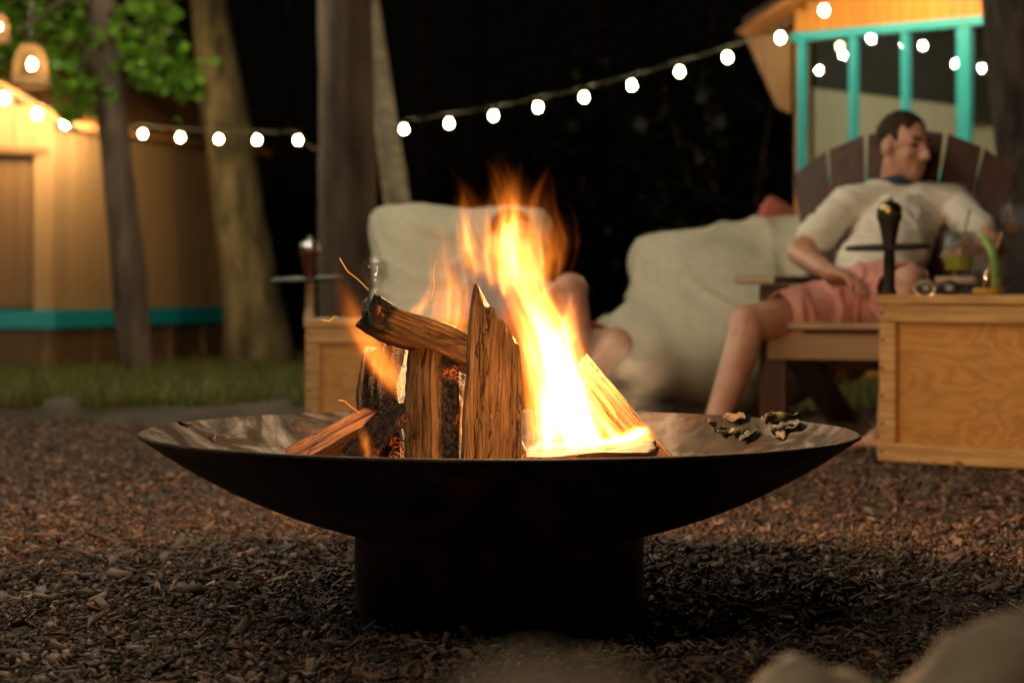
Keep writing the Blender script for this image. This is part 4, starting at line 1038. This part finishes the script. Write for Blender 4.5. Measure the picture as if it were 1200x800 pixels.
def tumbler(name, loc, h, r0, r1, label, m, fill, straw=None, strip=None, tilt=0):
    rt = empty(name, loc, 0, label, 'tumbler', 'cocktail glasses')
    b = MB(); t = .0022
    b.lathe([(.0005, 0), (r0, 0), (r0 + (r1 - r0) * .5, h * .5), (r1, h), (r1 - t, h), (r0 + (r1 - r0) * .5 - t, h * .5), (r0 - t, .008), (.0005, .008)], 32); b.build('glass', M['glass'], rt, True)
    q = MB(); rr = r0 + (r1 - r0) * fill - t - .0006; q.lathe([(.0005, .0088), (r0 - t - .0006, .0088), (rr, h * fill), (.0005, h * fill)], 28); q.build('drink', m, rt, 'angle')
    if straw: s = MB(); s.tube([straw[0], straw[1]], .0042, 10); s.build('straw', M['straw'], rt, True)
    if strip:
        s = MB(); pts = [Vector(p) for p in strip]; n = len(pts); wv = [.013 * (1 - .25 * (i / (n - 1)) ** 3) for i in range(n)]
        vs = []
        for p, wd in zip(pts, wv):
            for sx, sy in ((-1, -.0015), (1, -.0015), (1, .0015), (-1, .0015)): vs.append(p + Vector((sx * wd, sy, 0)))
        fs = [(i * 4 + k, i * 4 + (k + 1) % 4, (i + 1) * 4 + (k + 1) % 4, (i + 1) * 4 + k) for i in range(n - 1) for k in range(4)] + [(3, 2, 1, 0), tuple((n - 1) * 4 + k for k in range(4))]
        s.add(vs, fs); s.build('cucumber_strip', M['cucumber'], rt, True)
    return rt
tumbler('cocktail_glass', crate_pt(1157, .06), .112, .043, .036, 'tumbler of orange drink with a green cucumber strip on the crate', M['orange_juice'], .19, ((-.012, .01, .012), (.045, .02, .175)),
        ((.02, -.012, .012), (.020, -.012, .05), (.018, -.010, .09), (.010, -.006, .125), (-.004, -.002, .155), (-.02, 0, .172)))
wine_glass(P(440, 373, 7.18), .195, .046, 'empty wine glass near the corner of the small crate')
wine_glass(P(541, 373, 7.22), .22, .044, 'tall wine glass behind the flames on the small crate')
def sunglasses(loc, rz):
    rt = empty('sunglasses', loc, rz, 'black sunglasses lying folded on the crate', 'sunglasses')
    for s in (-1, 1):
        b = MB(); b.ball((s * .033, 0, .021), (.027, .006, .020), None, 18, 10); b.build('lens', M['rubber'], rt, True)
        b = MB(); b.tube([(s * .062, .004, .03), (s * .060, .05, .022), (s * .02, .075, .006)], .0028, 8); b.build('arm', M['blackmetal'], rt, True)
        b = MB(); b.tube([(s * .033 + .028 * math.cos(a), -.003, .021 + .021 * math.sin(a)) for a in np.linspace(0, 6.283, 25)], .0026, 6, caps=False); b.build('rim', M['chrome'] if s < 0 else M['blackmetal'], rt, True)
    b = MB(); b.tube([(-.008, -.002, .026), (0, -.004, .029), (.008, -.002, .026)], .003, 8); b.build('bridge', M['chrome'], rt, True)
sunglasses(crate_pt(1098, .05), math.radians(-20))

# ------------------------------------------------------------------ armchair
CHA = math.radians(-20); CHL = Vector((1.225, 7.08, 0))
def armchair():
    g = gh(CHL.x, CHL.y)
    rt = empty('garden_armchair', (CHL.x, CHL.y, 0), CHA, 'dark stained wooden armchair with a fan of back slats under the man', 'armchair')
    W = .27
    def bar(name, a, b, wd, th, up, m): q = MB(); q.bar(a, b, wd, th, up); return q.build(name, m, rt)
    for s in (-1, 1):
        bar('leg', (s * W, -.40, g), (s * W, -.40, .50), .09, .03, (0, 1, 0), M['chairwood'])
        bar('rear_leg', (s * (W - .04), -.42, .335), (s * (W - .04), .52, .03 + g), .03, .11, (1, 0, 0), M['chairwood'])
        bar('arm', (s * (W + .045), -.47, .515), (s * (W + .045), .34, .515), .13, .026, (0, 0, 1), M['chairwood'])
        q = MB(); q.add([(s * W - .014, -.385, .50), (s * W - .014, -.20, .50), (s * W - .014, -.385, .36), (s * W + .014, -.385, .50), (s * W + .014, -.20, .50), (s * W + .014, -.385, .36)], [(0, 1, 2), (5, 4, 3), (0, 3, 4, 1), (1, 4, 5, 2), (2, 5, 3, 0)]); q.build('arm_bracket', M['chairwood'], rt)
        q = MB(); q.box((s * (W + .045), -.472, .515), (.128, .012, .022), None, 0, .003); q.build('arm_end_cap', M['pale_or_firelit'], rt)
    for k in range(7):
        y = -.43 + k * .085; z = .362 - (k * .085) * .26
        bar('seat_slat', (-W - .03, y, z), (W + .03, y, z), .076 , .022, (0, 0.26, 1), M['seatwood']) if False else None
        q = MB(); q.box((0, 0, 0), (2 * W + .06, .076, .022), None, 0, .004); o = q.build('seat_slat', M['seatwood'], rt); o.location = (0, y, z); o.rotation_euler = (math.radians(-14.5), 0, 0)
    q = MB(); q.box((0, -.437, .305), (2 * W + .02, .022, .085), None, 0, .004); q.build('front_apron', M['seatwood'], rt)
    bar('arm_rail', (-W - .05, .33, .49), (W + .05, .33, .49), .03, .05, (0, 1, 0), M['chairwood'])
    bar('back_rail', (-W, .13, .24), (W, .13, .24), .03, .07, (0, 1, 0), M['chairwood'])
    n = 6
    for k in range(n):
        t = (k - (n - 1) / 2) / ((n - 1) / 2)
        a = Vector((t * .19, .12, .22)); L = .90 - .11 * t * t; dirn = Vector((t * .18, .40, .90)).normalized(); b = a + dirn * L
        q = MB(); up = dirn.cross(Vector((1, 0, 0))).normalized(); x = up.cross(dirn).normalized(); 
        vs = []
        for zf, hw in ((0, .032), (.5, .048), (.86, .060), (1.0, .060)):
            c = a.lerp(b, zf)
            for sx, st in ((-1, -1), (1, -1), (1, 1), (-1, 1)):
                cc = c + x * hw * sx + up * .010 * st
                if zf == 1.0: cc = cc - dirn * (.035 * (t * sx) + .03 * abs(t) * 0)
                vs.append(cc)
        fs = [(i * 4 + j, i * 4 + (j + 1) % 4, (i + 1) * 4 + (j + 1) % 4, (i + 1) * 4 + j) for i in range(3) for j in range(4)] + [(3, 2, 1, 0), (12, 13, 14, 15)]
        q.add(vs, fs); q.build('back_slat', M['chairwood'], rt)
    return rt
armchair()
wine_glass(P(1187, 312, 7.1), .225, .043, 'wine glass with a little white wine on the armchair arm', True)

# ------------------------------------------------------------------ remeshed soft shapes
def sculpt(mb, voxel, smooth=6, disp=None, factor=.5):
    me = mb.mesh('tmp'); o = bpy.data.objects.new('tmp', me); COL.objects.link(o)
    r = o.modifiers.new('r', 'REMESH'); r.mode = 'VOXEL'; r.voxel_size = voxel
    s = o.modifiers.new('s', 'SMOOTH'); s.factor = factor; s.iterations = smooth
    dg = bpy.context.evaluated_depsgraph_get(); dg.update()
    out = bpy.data.meshes.new_from_object(o.evaluated_get(dg)); bpy.data.objects.remove(o); out.materials.clear()
    if disp:
        n = len(out.vertices); co = np.empty(n * 3, np.float32); out.vertices.foreach_get('co', co); nn = np.empty(n * 3, np.float32); out.vertex_normals.foreach_get('vector', nn)
        co = co.reshape(-1, 3); nn = nn.reshape(-1, 3)
        d = np.array([disp(Vector(c)) for c in co.tolist()], np.float32)
        out.vertices.foreach_set('co', (co + nn * d[:, None]).ravel())
    out.update(); return out
def fold(p, s=5.0, amp=.018, seed=0):
    q = Vector((p.x * s, p.y * s, p.z * s * .8 + p.x * 2.0 + seed))
    a = 1 - abs(mnoise.noise(q + Vector((mnoise.noise(q * .7) * 1.2, 0, seed)))) * 2
    return amp * (a * a - .5) + amp * .5 * mnoise.noise(q * .6)
def crease(p, amp, seed):
    u, v = p.x * .75 + p.z * .66, -p.x * .66 + p.z * .75
    wq = mnoise.noise(Vector((p.x * 2.2, p.y * 2.2, p.z * 2.2 + seed))) * .9
    r = 1 - abs(mnoise.noise(Vector((u * 6.5 + wq * 1.6, v * 1.7, p.y * 2.0 + seed)))) * 2.4
    return amp * .9 * max(0, r) ** 2 + amp * 1.1 * wq - amp * .3
def pillow(b, c, half, Mx=None, pw=3.0, n=18):
    """pillow with pinched edge: half = (hx, hy thickness, hz)"""
    c = Vector(c); vs = []
    for side in (-1, 1):
        for j in range(n + 1):
            for i in range(n + 1):
                u, v = -1 + 2 * i / n, -1 + 2 * j / n
                th = (max(0, 1 - abs(u) ** pw) * max(0, 1 - abs(v) ** pw)) ** .36; rc = 1 - .10 * (abs(u) * abs(v)) ** 4
                pin = 1 - .16 * (1 - u * u) * abs(v) ** 2; pin2 = 1 - .09 * (1 - abs(v)) * abs(u) ** 2
                q = Vector((u * half[0] * pin2 * rc, side * half[1] * (th + .04), v * half[2] * pin * rc)); vs.append((Mx @ q if Mx else q) + c)
    m = (n + 1) ** 2; fs = []
    for s in (0, 1):
        for j in range(n):
            for i in range(n):
                k = s * m + j * (n + 1) + i; f = (k, k + 1, k + n + 2, k + n + 1); fs.append(f if s else f[::-1])
    ring = [i for i in range(n + 1)] + [j * (n + 1) + n for j in range(1, n + 1)] + [n * (n + 1) + i for i in range(n - 1, -1, -1)] + [j * (n + 1) for j in range(n - 1, 0, -1)]
    for a, d in zip(ring, ring[1:] + ring[:1]): fs.append((a, d, m + d, m + a))
    b.add(vs, fs)
def rot(x=0, y=0, z=0): return (Matrix.Rotation(math.radians(z), 3, 'Z') @ Matrix.Rotation(math.radians(y), 3, 'Y') @ Matrix.Rotation(math.radians(x), 3, 'X'))
def bean_bag(loc, parts, label, m, seed, voxel=.014, amp=.015):
    b = MB()
    for kind, c, h, R in parts:
        if kind == 'p': pillow(b, c, h, R)
        else: b.ball(c, h, R, 24, 16)
    me = sculpt(b, voxel, 40, lambda p: crease(p, amp * 1.15, seed))
    z0 = min(v.co.z for v in me.vertices)
    rt = empty('bean_bag', (loc[0], loc[1], gh(loc[0], loc[1])), 0, label, 'bean bag', 'bean bag seats')
    o = link('cover', me, m, rt, True); o.location = (0, 0, -z0 + .002)
    return rt
# right bag: slouched back with a pointed corner, fat body
rb = P(845, 465, 8.1)
bean_bag((rb.x, rb.y), [('b', (.02, .0, .26), (.46, .42, .28), None), ('b', (-.30, -.15, .21), (.22, .26, .20), None), ('p', (.03, .10, .45), (.38, .24, .285), rot(-26, -9, -6)), ('b', (.0, .02, .42), (.36, .30, .26), None), ('b', (.32, .06, .46), (.22, .28, .3), None)],
         'big olive cream bean bag with a pointed corner next to the armchair', M['canvas'], 13.0, amp=.018)
lb = P(540, 465, 8.1)
bean_bag((lb.x, lb.y), [('p', (0, .14, .50), (.37, .20, .31), rot(-12, 0, 2)), ('b', (0, -.05, .2), (.46, .46, .22), None), ('b', (.25, -.15, .18), (.3, .3, .18), None)],
         'cream bean bag with squared corners behind the flames', M['canvas'], 8.0)
cb = P(932, 300, 10.6)
bean_bag((cb.x, cb.y), [('p', (0, .08, .60), (.30, .10, .34), rot(-8, 24, 0)), ('b', (.1, 0, .3), (.36, .3, .3), None)], 'coral red bean bag mostly hidden behind the cream one near the cabin', M['coral'], 5.0)

# ------------------------------------------------------------------ people
def person(J, label, cloth, voxel=.0075, bare_feet=True):
    """J: joints in world space; cloth: materials"""
    V = {k: Vector(v) for k, v in J.items() if hasattr(v, '__len__') and k not in ('face', 'up')}
    fwd = Vector(J['face']).normalized(); upv = Vector(J['up']); right = fwd.cross(upv).normalized(); upv = right.cross(fwd).normalized()   # right = the person's right
    H = Matrix((right, fwd, upv)).transposed()
    base = V['pelvis'].copy(); base.z = gh(base.x, base.y)
    rt = empty('person', base, 0, label, 'person', 'people sitting round the fire')
    def Lc(p): return Vector(p) - base
    for k in V: V[k] = Lc(V[k])
    hc = V['head']; h = lambda x, y, z: hc + H @ Vector((x, y, z))
    b = MB()
    # head
    b.ball(h(0, -.012, .03), (.074, .094, .088), H, 20, 14); b.ball(h(0, .022, -.035), (.060, .066, .078), H, 18, 12)
    b.ball(h(0, .052, -.082), (.036, .034, .030), H, 14, 10); b.ball(h(0, .030, .028), (.062, .058, .05), H, 14, 10)
    b.cap(h(0, .084, .012), .010, h(0, .106, -.024), .014); b.ball(h(0, .098, -.030), (.019, .014, .011), H, 12, 8)
    for s in (-1, 1):
        b.ball(h(s * .032, .070, .022), (.022, .014, .008), H, 12, 8); b.ball(h(s * .040, .056, -.025), (.022, .022, .02), H, 12, 8)
        b.ball(h(s * .081, -.010, -.006), (.011, .021, .035), H @ Matrix.Rotation(s * .35, 3, 'Z'), 12, 10)
    b.cap(h(-.022, .080, -.058), .0075, h(.022, .080, -.058), .0075); b.cap(h(-.018, .080, -.070), .0085, h(.018, .080, -.070), .0085)
    # neck + torso
    b.cap(h(0, -.02, -.05), .056, V['neck'], .062); 
    ch, pe = V['chest'], V['pelvis']; bl = V['belly']
    sr, sl = V['shr'], V['shl']; ax = (sr - sl).normalized(); tup = (V['neck'] - pe).normalized(); fw = tup.cross(ax).normalized(); fw = fw if fw.y < 0 else -fw
    T = Matrix((ax, fw, tup)).transposed()
    def torso(mb, g):
        mb.ball(ch, (.150 + g, .105 + g, .17), T, 20, 14); mb.ball(bl, (.152 + g, .122 + g, .16), T, 20, 14); mb.ball(pe, (.165 + g, .115 + g, .12), T, 20, 14)
        mb.cap(sr, .056 + g, V['neck'] - tup * .03, .058 + g); mb.cap(sl, .056 + g, V['neck'] - tup * .03, .058 + g); mb.cap(ch, .12 + g, pe, .12 + g)
    torso(b, 0)
    fore = {}
    for s in 'rl':
        b.cap(V['sh' + s], .048, V['el' + s], .040); m_ = V['el' + s].lerp(V['wr' + s], .25); b.cap(V['el' + s], .040, m_, .041); b.cap(m_, .041, V['wr' + s], .027)
        b.cap(V['hip' + s], .092, V['kn' + s], .058); q = V['kn' + s].lerp(V['an' + s], .3); kd = (V['hip' + s] - V['kn' + s]).normalized()
        b.ball(V['kn' + s], .059); b.cap(V['kn' + s], .054, q + kd * .015, .056); b.cap(q + kd * .015, .056, V['an' + s], .036)
        b.cap(V['an' + s] - Vector((0, 0, .03)), .034, V['to' + s], .027); b.ball(V['an' + s] - Vector((0, 0, .04)), .037)
        td = (V['to' + s] - V['an' + s]); td.z = 0; td.normalize(); sd = Vector((td.y, -td.x, 0))
        for k in range(5): r = .011 if k else .014; c = V['to' + s] + sd * (k - 2) * .017 * (1 if s == 'r' else -1); b.cap(c, r, c + td * (.045 - .006 * k) - Vector((0, 0, .006)), r * .85)
        # hand: palm, four fingers, thumb
        w_, hd, pn = V['wr' + s], V['hd' + s], V['pn' + s + '_'] + base     # pn = palm normal direction (already relative)
        d = (hd - w_).normalized(); pn = (pn - d * pn.dot(d)).normalized(); sd = d.cross(pn).normalized() * (1 if s == 'r' else -1)
        Hm = Matrix((sd, pn, d)).transposed(); pc = w_ + d * .05
        b.ball(pc, (.042, .018, .054), Hm, 16, 12); b.cap(w_, .027, pc, .024)
        curl = J.get('curl' + s, .9)
        for k in range(4):
            f0 = w_ + d * (.088 - .004 * abs(k - 1.3)) + sd * (.028 - .0185 * k); Lf = (.037, .042, .039, .030)[k]
            a1, a2, a3 = curl * .6, curl * 1.35, curl * 1.9; p = f0; r0 = .0094 - .0004 * k
            for a, fl in ((a1, 1.0), (a2, .72), (a3, .55)):
                e = p + (d * math.cos(a) + pn * math.sin(a)) * Lf * fl; b.cap(p, r0, e, r0 * .93, 10); p = e; r0 *= .93
        t0 = w_ + d * .028 + sd * .030 + pn * .006; t1_ = t0 + (sd * .55 + d * .62 + pn * .45).normalized() * .042; t2 = t1_ + (d * .8 + pn * .55 - sd * .1).normalized() * .034
        b.cap(t0, .013, t1_, .0115, 10); b.cap(t1_, .011, t2, .0095, 10)
    link('body', sculpt(b, voxel * .72, 4), M['skin'], rt, True)
    # hair and brows
    hb = MB(); hb.ball(h(0, -.020, .040), (.080, .096, .088), H, 22, 16)
    hme = sculpt(hb, .008, 2, lambda p: .004 * fbm(p * 60, 3))
    bm = bmesh.new(); bm.from_mesh(hme); kill = []
    for v in bm.verts:
        q = H.transposed() @ (v.co - hc)
        lim = (.066 + .05 * abs(q.x) if q.y > .02 else (.066 - (.02 - q.y) * 1.25)) + .012 * mnoise.noise(q * 70)
        if -.005 < q.y < .028 and abs(q.x) > .06: lim = min(lim, .012)
        if q.z < max(lim, -.055) or (q.y > .058): kill.append(v)
    bmesh.ops.delete(bm, geom=kill, context='VERTS'); bm.to_mesh(hme); bm.free()
    ho = link('hair', hme, M['hair'], rt, True); sol = ho.modifiers.new('thick', 'SOLIDIFY'); sol.thickness = .012; sol.offset = -1
    for s in (-1, 1):
        e = MB(); e.cap(h(s * .018, .084, .032), .0055, h(s * .046, .072, .034), .004); e.build('eyebrow', M['hair'], rt, True)
        e = MB(); e.ball(h(s * .031, .069, .008), (.0125, .010, .0095), H); e.build('eye', M['rubber'], rt, True)
    # shirt
    c = MB(); torso(c, .010)
    for s in 'rl':
        d = V['el' + s] - V['sh' + s]; c.cap(V['sh' + s], .057, V['sh' + s] + d * .64, .058)
    me = sculpt(c, voxel, 5, lambda p: fold(Vector((p.x * .55, p.y * .8, p.z * 1.9 + p.x * .5)), 13, .008, 2.0)); bm = bmesh.new(); bm.from_mesh(me)
    hem = pe + tup * .0
    bmesh.ops.delete(bm, geom=[v for v in bm.verts if (v.co - hem).dot(tup) < -.015 or ((v.co - V['neck']).length < .066 and (v.co - V['neck']).dot(tup) > -.02)], context='VERTS'); bm.to_mesh(me); bm.free()
    so = link('shirt', me, cloth[0], rt, True); sol = so.modifiers.new('thick', 'SOLIDIFY'); sol.thickness = .006; sol.offset = 1
    if cloth[2]:
        q = MB(); n = V['neck'] - tup * .002; pts = []
        for k in range(25):
            a = 2 * math.pi * k / 24; pts.append(n + T @ Vector((.080 * math.cos(a), .074 * math.sin(a), .016 - .040 * max(0, math.sin(a)))))
        q.tube(pts, .021, 8, caps=False); q.build('collar', cloth[2], rt, True)
    # shorts
    c = MB(); c.ball(pe, (.185, .138, .125), T, 20, 14)
    for s in 'rl':
        d = V['kn' + s] - V['hip' + s]; c.cap(V['hip' + s], .112, V['hip' + s] + d * .66, .088)
    me = sculpt(c, voxel, 6, lambda p: fold(Vector((p.x * 1.6, p.y, p.z)), 9, .016, 6.0)); bm = bmesh.new(); bm.from_mesh(me); kill = []
    for s in 'rl':
        d = (V['kn' + s] - V['hip' + s]); L_ = d.length; d = d / L_
        kill += [v for v in bm.verts if (v.co - V['hip' + s]).dot(d) > L_ * .72 and ((v.co - V['hip' + s]) - d * (v.co - V['hip' + s]).dot(d)).length < .16]
    bmesh.ops.delete(bm, geom=list(set(kill)), context='VERTS'); bm.to_mesh(me); bm.free()
    so = link('shorts', me, cloth[1], rt, True); sol = so.modifiers.new('thick', 'SOLIDIFY'); sol.thickness = .006; sol.offset = 1
    return rt
HANDL = P(1131, 300, 6.80)
man = dict(head=P(1060, 172, 7.36), face=(.60, -.79, -.10), up=(.10, -.05, 1), neck=P(1050, 224, 7.40), chest=P(1050, 268, 7.32), belly=P(1034, 306, 7.14), pelvis=P(1020, 352, 7.00),
           shr=P(990, 242, 7.30), shl=P(1116, 238, 7.36), elr=P(936, 296, 7.16), ell=P(1166, 288, 7.14), wrr=P(972, 318, 6.88), wrl=P(1156, 300, 6.88), hdr=P(992, 322, 6.82), hdl=P(1128, 299, 6.80),
           pnr_=(-.2, .1, -1), pnl_=(-.1, .9, -.1), curlr=.55, curll=.75,
           hipr=P(988, 364, 6.99), hipl=P(1050, 362, 6.99), knr=P(876, 378, 6.68), knl=P(1066, 331, 6.58), anr=P(838, 497, 6.36), anl=(1.14, 6.46, .09), tor=P(822, 525, 6.17), tol=(1.06, 6.30, .035))
person(man, 'man in a cream shirt and pink shorts sitting in the wooden armchair', (M['shirt'], M['shorts'], M['navy']))
tumbler('cocktail_glass', P(1124, 318, 6.755), .13, .045, .052, 'tumbler of pale yellow drink with a straw held by the man', M['lime_juice'], .42, ((-.01, .0, .012), (.035, .01, .20)))
p2 = dict(head=P(600, 285, 7.86), face=(.5, -.85, -.1), up=(0, .15, 1), neck=P(600, 328, 7.88), chest=P(600, 360, 7.78), belly=P(606, 388, 7.62), pelvis=P(612, 412, 7.44),
          shr=P(566, 345, 7.86), shl=P(634, 348, 7.74), elr=P(560, 392, 7.62), ell=P(650, 395, 7.52), wrr=P(590, 402, 7.34), wrl=P(640, 405, 7.30), hdr=P(606, 402, 7.26), hdl=P(632, 406, 7.22),
          pnr_=(0, .1, -1), pnl_=(0, .1, -1), hipr=P(596, 416, 7.42), hipl=P(634, 416, 7.38), knr=P(668, 340, 7.02), knl=P(722, 404, 7.02), anr=P(692, 478, 6.86), anl=P(668, 486, 6.74), tor=P(706, 505, 6.70), tol=P(676, 520, 6.58))
person(p2, 'person with bare knees lounging on the bean bag behind the flames', (M['darkcloth'], M['coral'], None))

# ------------------------------------------------------------------ stones in the foreground, leaves in the bowl
def rock(c, r, label, seed):
    b = MB(); b.ball((0, 0, 0), r, rot(0, 0, seed * 40), 40, 28); me = b.mesh('rock')
    for v in me.vertices:
        n = v.co.normalized(); k = 1 + .16 * fbm(n * 1.6 + Vector((seed, 0, 0)), 4); v.co *= k
    o = link('boulder', me, M['stone'], None, True); o.location = c; tag(o, label, 'stone', 'stones ringing the seats'); return o
rock((P(985, 0, 1.35).x, 1.35, .083), (.15, .11, .165), 'low pale stone lying on the chips before the fire bowl', 1.3)
rock((P(1290, 0, 1.2).x, 1.2, .108), (.18, .13, .19), 'larger pale stone beside the low one before the fire bowl', 4.1)
rock((.01, .42, .2105), (.13, .06, .212), 'stone added close to the camera to blur into a low haze', 6.4)  # added near the lens, its blur makes the haze along the bottom

def leaf(px, py, size, label, m, seed, dy=0):
    r = None
    # find the bowl point under the pixel
    best = None
    for k in range(400):
        d = 2.85 + k * .003; q = P(px, py, d); rr = math.hypot(q.x - BC.x, q.y - BC.y)
        if rr < BR and q.z <= bowl_z(rr) and d > BC.y - .2: best = q; break
    if best is None: best = P(px, py, 3.6)
    b = MB(); n = 9; vs = []
    for i in range(n + 1):
        t = i / n; wd = size * .30 * math.sin(math.pi * min(1, t * .92 + .08)) ** .8
        for k in range(5):
            s = (k - 2) / 2
            x = (t - .5) * size; y = s * wd * (1 + .25 * mnoise.noise(Vector((t * 6, s, seed))))
            z = .8 * abs(s) * wd + size * .7 * (t - .4) ** 2 + size * .22 * mnoise.noise(Vector((t * 4, s * 2, seed + 3)))
            vs.append((x, y, z))
    b.add(vs, [(i * 5 + k, i * 5 + k + 1, (i + 1) * 5 + k + 1, (i + 1) * 5 + k) for i in range(n) for k in range(4)])
    o = b.build('dry_leaf', m, None, True); sol = o.modifiers.new('thick', 'SOLIDIFY'); sol.thickness = .0012
    o.location = best + Vector((0, 0, size * .10)); o.rotation_euler = (random.uniform(-.5, .5), random.uniform(-.4, .4), random.uniform(0, 6.28))
    tag(o, label, 'leaf', 'withered leaves in the fire bowl')
M['dryleaf'] = pm('withered_leaf', (.012, .009, .005), (.075, .042, .012), 30, rough=.7, bump=.5)
M['greenleaf'] = pm('wilted_green_leaf', (.007, .009, .004), (.026, .034, .009), 30, rough=.6, bump=.5)
M['paleleaf'] = pm('pale_scorched_leaf', (.012, .010, .008), (.06, .05, .04), 30, rough=.7, bump=.5)
for px, py, sz, m, lb_ in ((838, 508, .07, 'dryleaf', 'brown'), (862, 497, .06, 'dryleaf', 'brown'), (868, 512, .05, 'greenleaf', 'green'), (880, 516, .05, 'greenleaf', 'green'), (905, 500, .06, 'dryleaf', 'brown'), (918, 496, .065, 'greenleaf', 'green'),
                          (922, 508, .06, 'paleleaf', 'pale'), (932, 505, .05, 'greenleaf', 'green'), (912, 515, .05, 'paleleaf', 'pale'), (850, 514, .045, 'greenleaf', 'green'), (216, 501, .028, 'dryleaf', 'brown'), (252, 518, .03, 'dryleaf', 'brown')):
    side = 'left rim' if px < 400 else ('curled heap' if px > 890 else 'flat patch')
    leaf(px, py, sz * .8, {'left rim': 'tiny withered brown leaf near the ash smeared rim of the bowl', 'curled heap': '%s curled leaf in the heap by the rim nearest the crate' % lb_, 'flat patch': '%s scorched leaf between the leaning log and the leaf heap' % lb_}[side], M[m], px * .1)

# ------------------------------------------------------------------ smoke drifting off the right of the fire
def smoke():
    S = 3.32 / F; lo = Vector((FP(690, 0).x, 3.32 + .02, FP(0, 535).z)); hi = Vector((FP(830, 0).x, 3.32 + .26, FP(0, 385).z)); vox = .005
    nx, ny, nz = [int((hi[c] - lo[c]) / vox) + 1 for c in range(3)]; A = np.zeros((nx, ny, nz), np.float32)
    for i in range(nx):
        for k in range(nz):
            px = 600 + (lo.x + i * vox) / S; py = HZ - (lo.z + k * vox - CAMZ) / S
            cx = 748 - (535 - py) * .10; wd = 20 + (535 - py) * .12
            e = math.exp(-((px - cx) / wd) ** 2) * min(1, (535 - py) / 20 + .2) * max(0, min(1, (py - 388) / 45)) + .8 * math.exp(-((px - 800) / 22) ** 2 - ((py - 522) / 12) ** 2)
            if e < .02: continue
            for j in range(ny):
                v = abs(j / (ny - 1) - .5) * 2
                q = mnoise.noise(Vector((i * .045 + k * .03, j * .08, k * .10))) + .6 * mnoise.noise(Vector((i * .12, j * .16, k * .26)))
                A[i, j, k] = max(0, e * (.25 + q * 1.3)) * max(0, 1 - v * v)
    A[[0, -1]] = 0; A[:, [0, -1]] = 0; A[:, :, [0, -1]] = 0
    vm = bpy.data.materials.new('wood_smoke'); vm.use_nodes = True; t = vm.node_tree; t.nodes.clear()
    pv = N(t, 'ShaderNodeVolumePrincipled'); pv.inputs['Color'].default_value = (.72, .78, .90, 1); pv.inputs['Density Attribute'].default_value = 'density'; pv.inputs['Density'].default_value = .75
    o = N(t, 'ShaderNodeOutputMaterial'); t.links.new(pv.outputs[0], o.inputs['Volume'])
    g = grid_volume('smoke', lo, hi, A, vm, vm, .3, None, False)
    tag(g, 'thin blue grey smoke drifting beside the leaning log', 'smoke', kind='stuff')
smoke()

# ------------------------------------------------------------------ glowing flecks thrown off the fire
M['ember'] = emat('glowing_fleck', (1, .30, .04), 1.6)
for pts, lab in (([(397, 469, -.1), (404, 470, -.1), (412, 477, -.1), (422, 484, -.1)], 'curled glowing splinter above the flat orange log'),
                 ([(378, 375, -.02), (386, 377, -.02), (392, 371, -.02), (396, 372, -.02)], 'thin wavy glowing fleck left of the charred log end'),
                 ([(398, 303, .0), (407, 318, .0), (420, 328, .0), (432, 340, .0)], 'long faint glowing fibre above the charred log end'),
                 ([(505, 352, .02), (509, 335, .02), (508, 318, .02), (511, 305, .02)], 'upright glowing fibre above the crossing log')):
    P_ = [FP(*p) for p in pts]; o0 = P_[0]; b = MB(); fine = []
    for a, c in zip(P_[:-1], P_[1:]):
        for k in range(4): fine.append(a.lerp(c, k / 4) - o0)
    fine.append(P_[-1] - o0); b.tube(fine, [  .0007 * (1 - .5 * i / len(fine)) for i in range(len(fine))], 6)
    o = b.build('spark', M['ember'], None, True); o.location = o0; tag(o, lab, 'spark', 'glowing flecks over the fire')
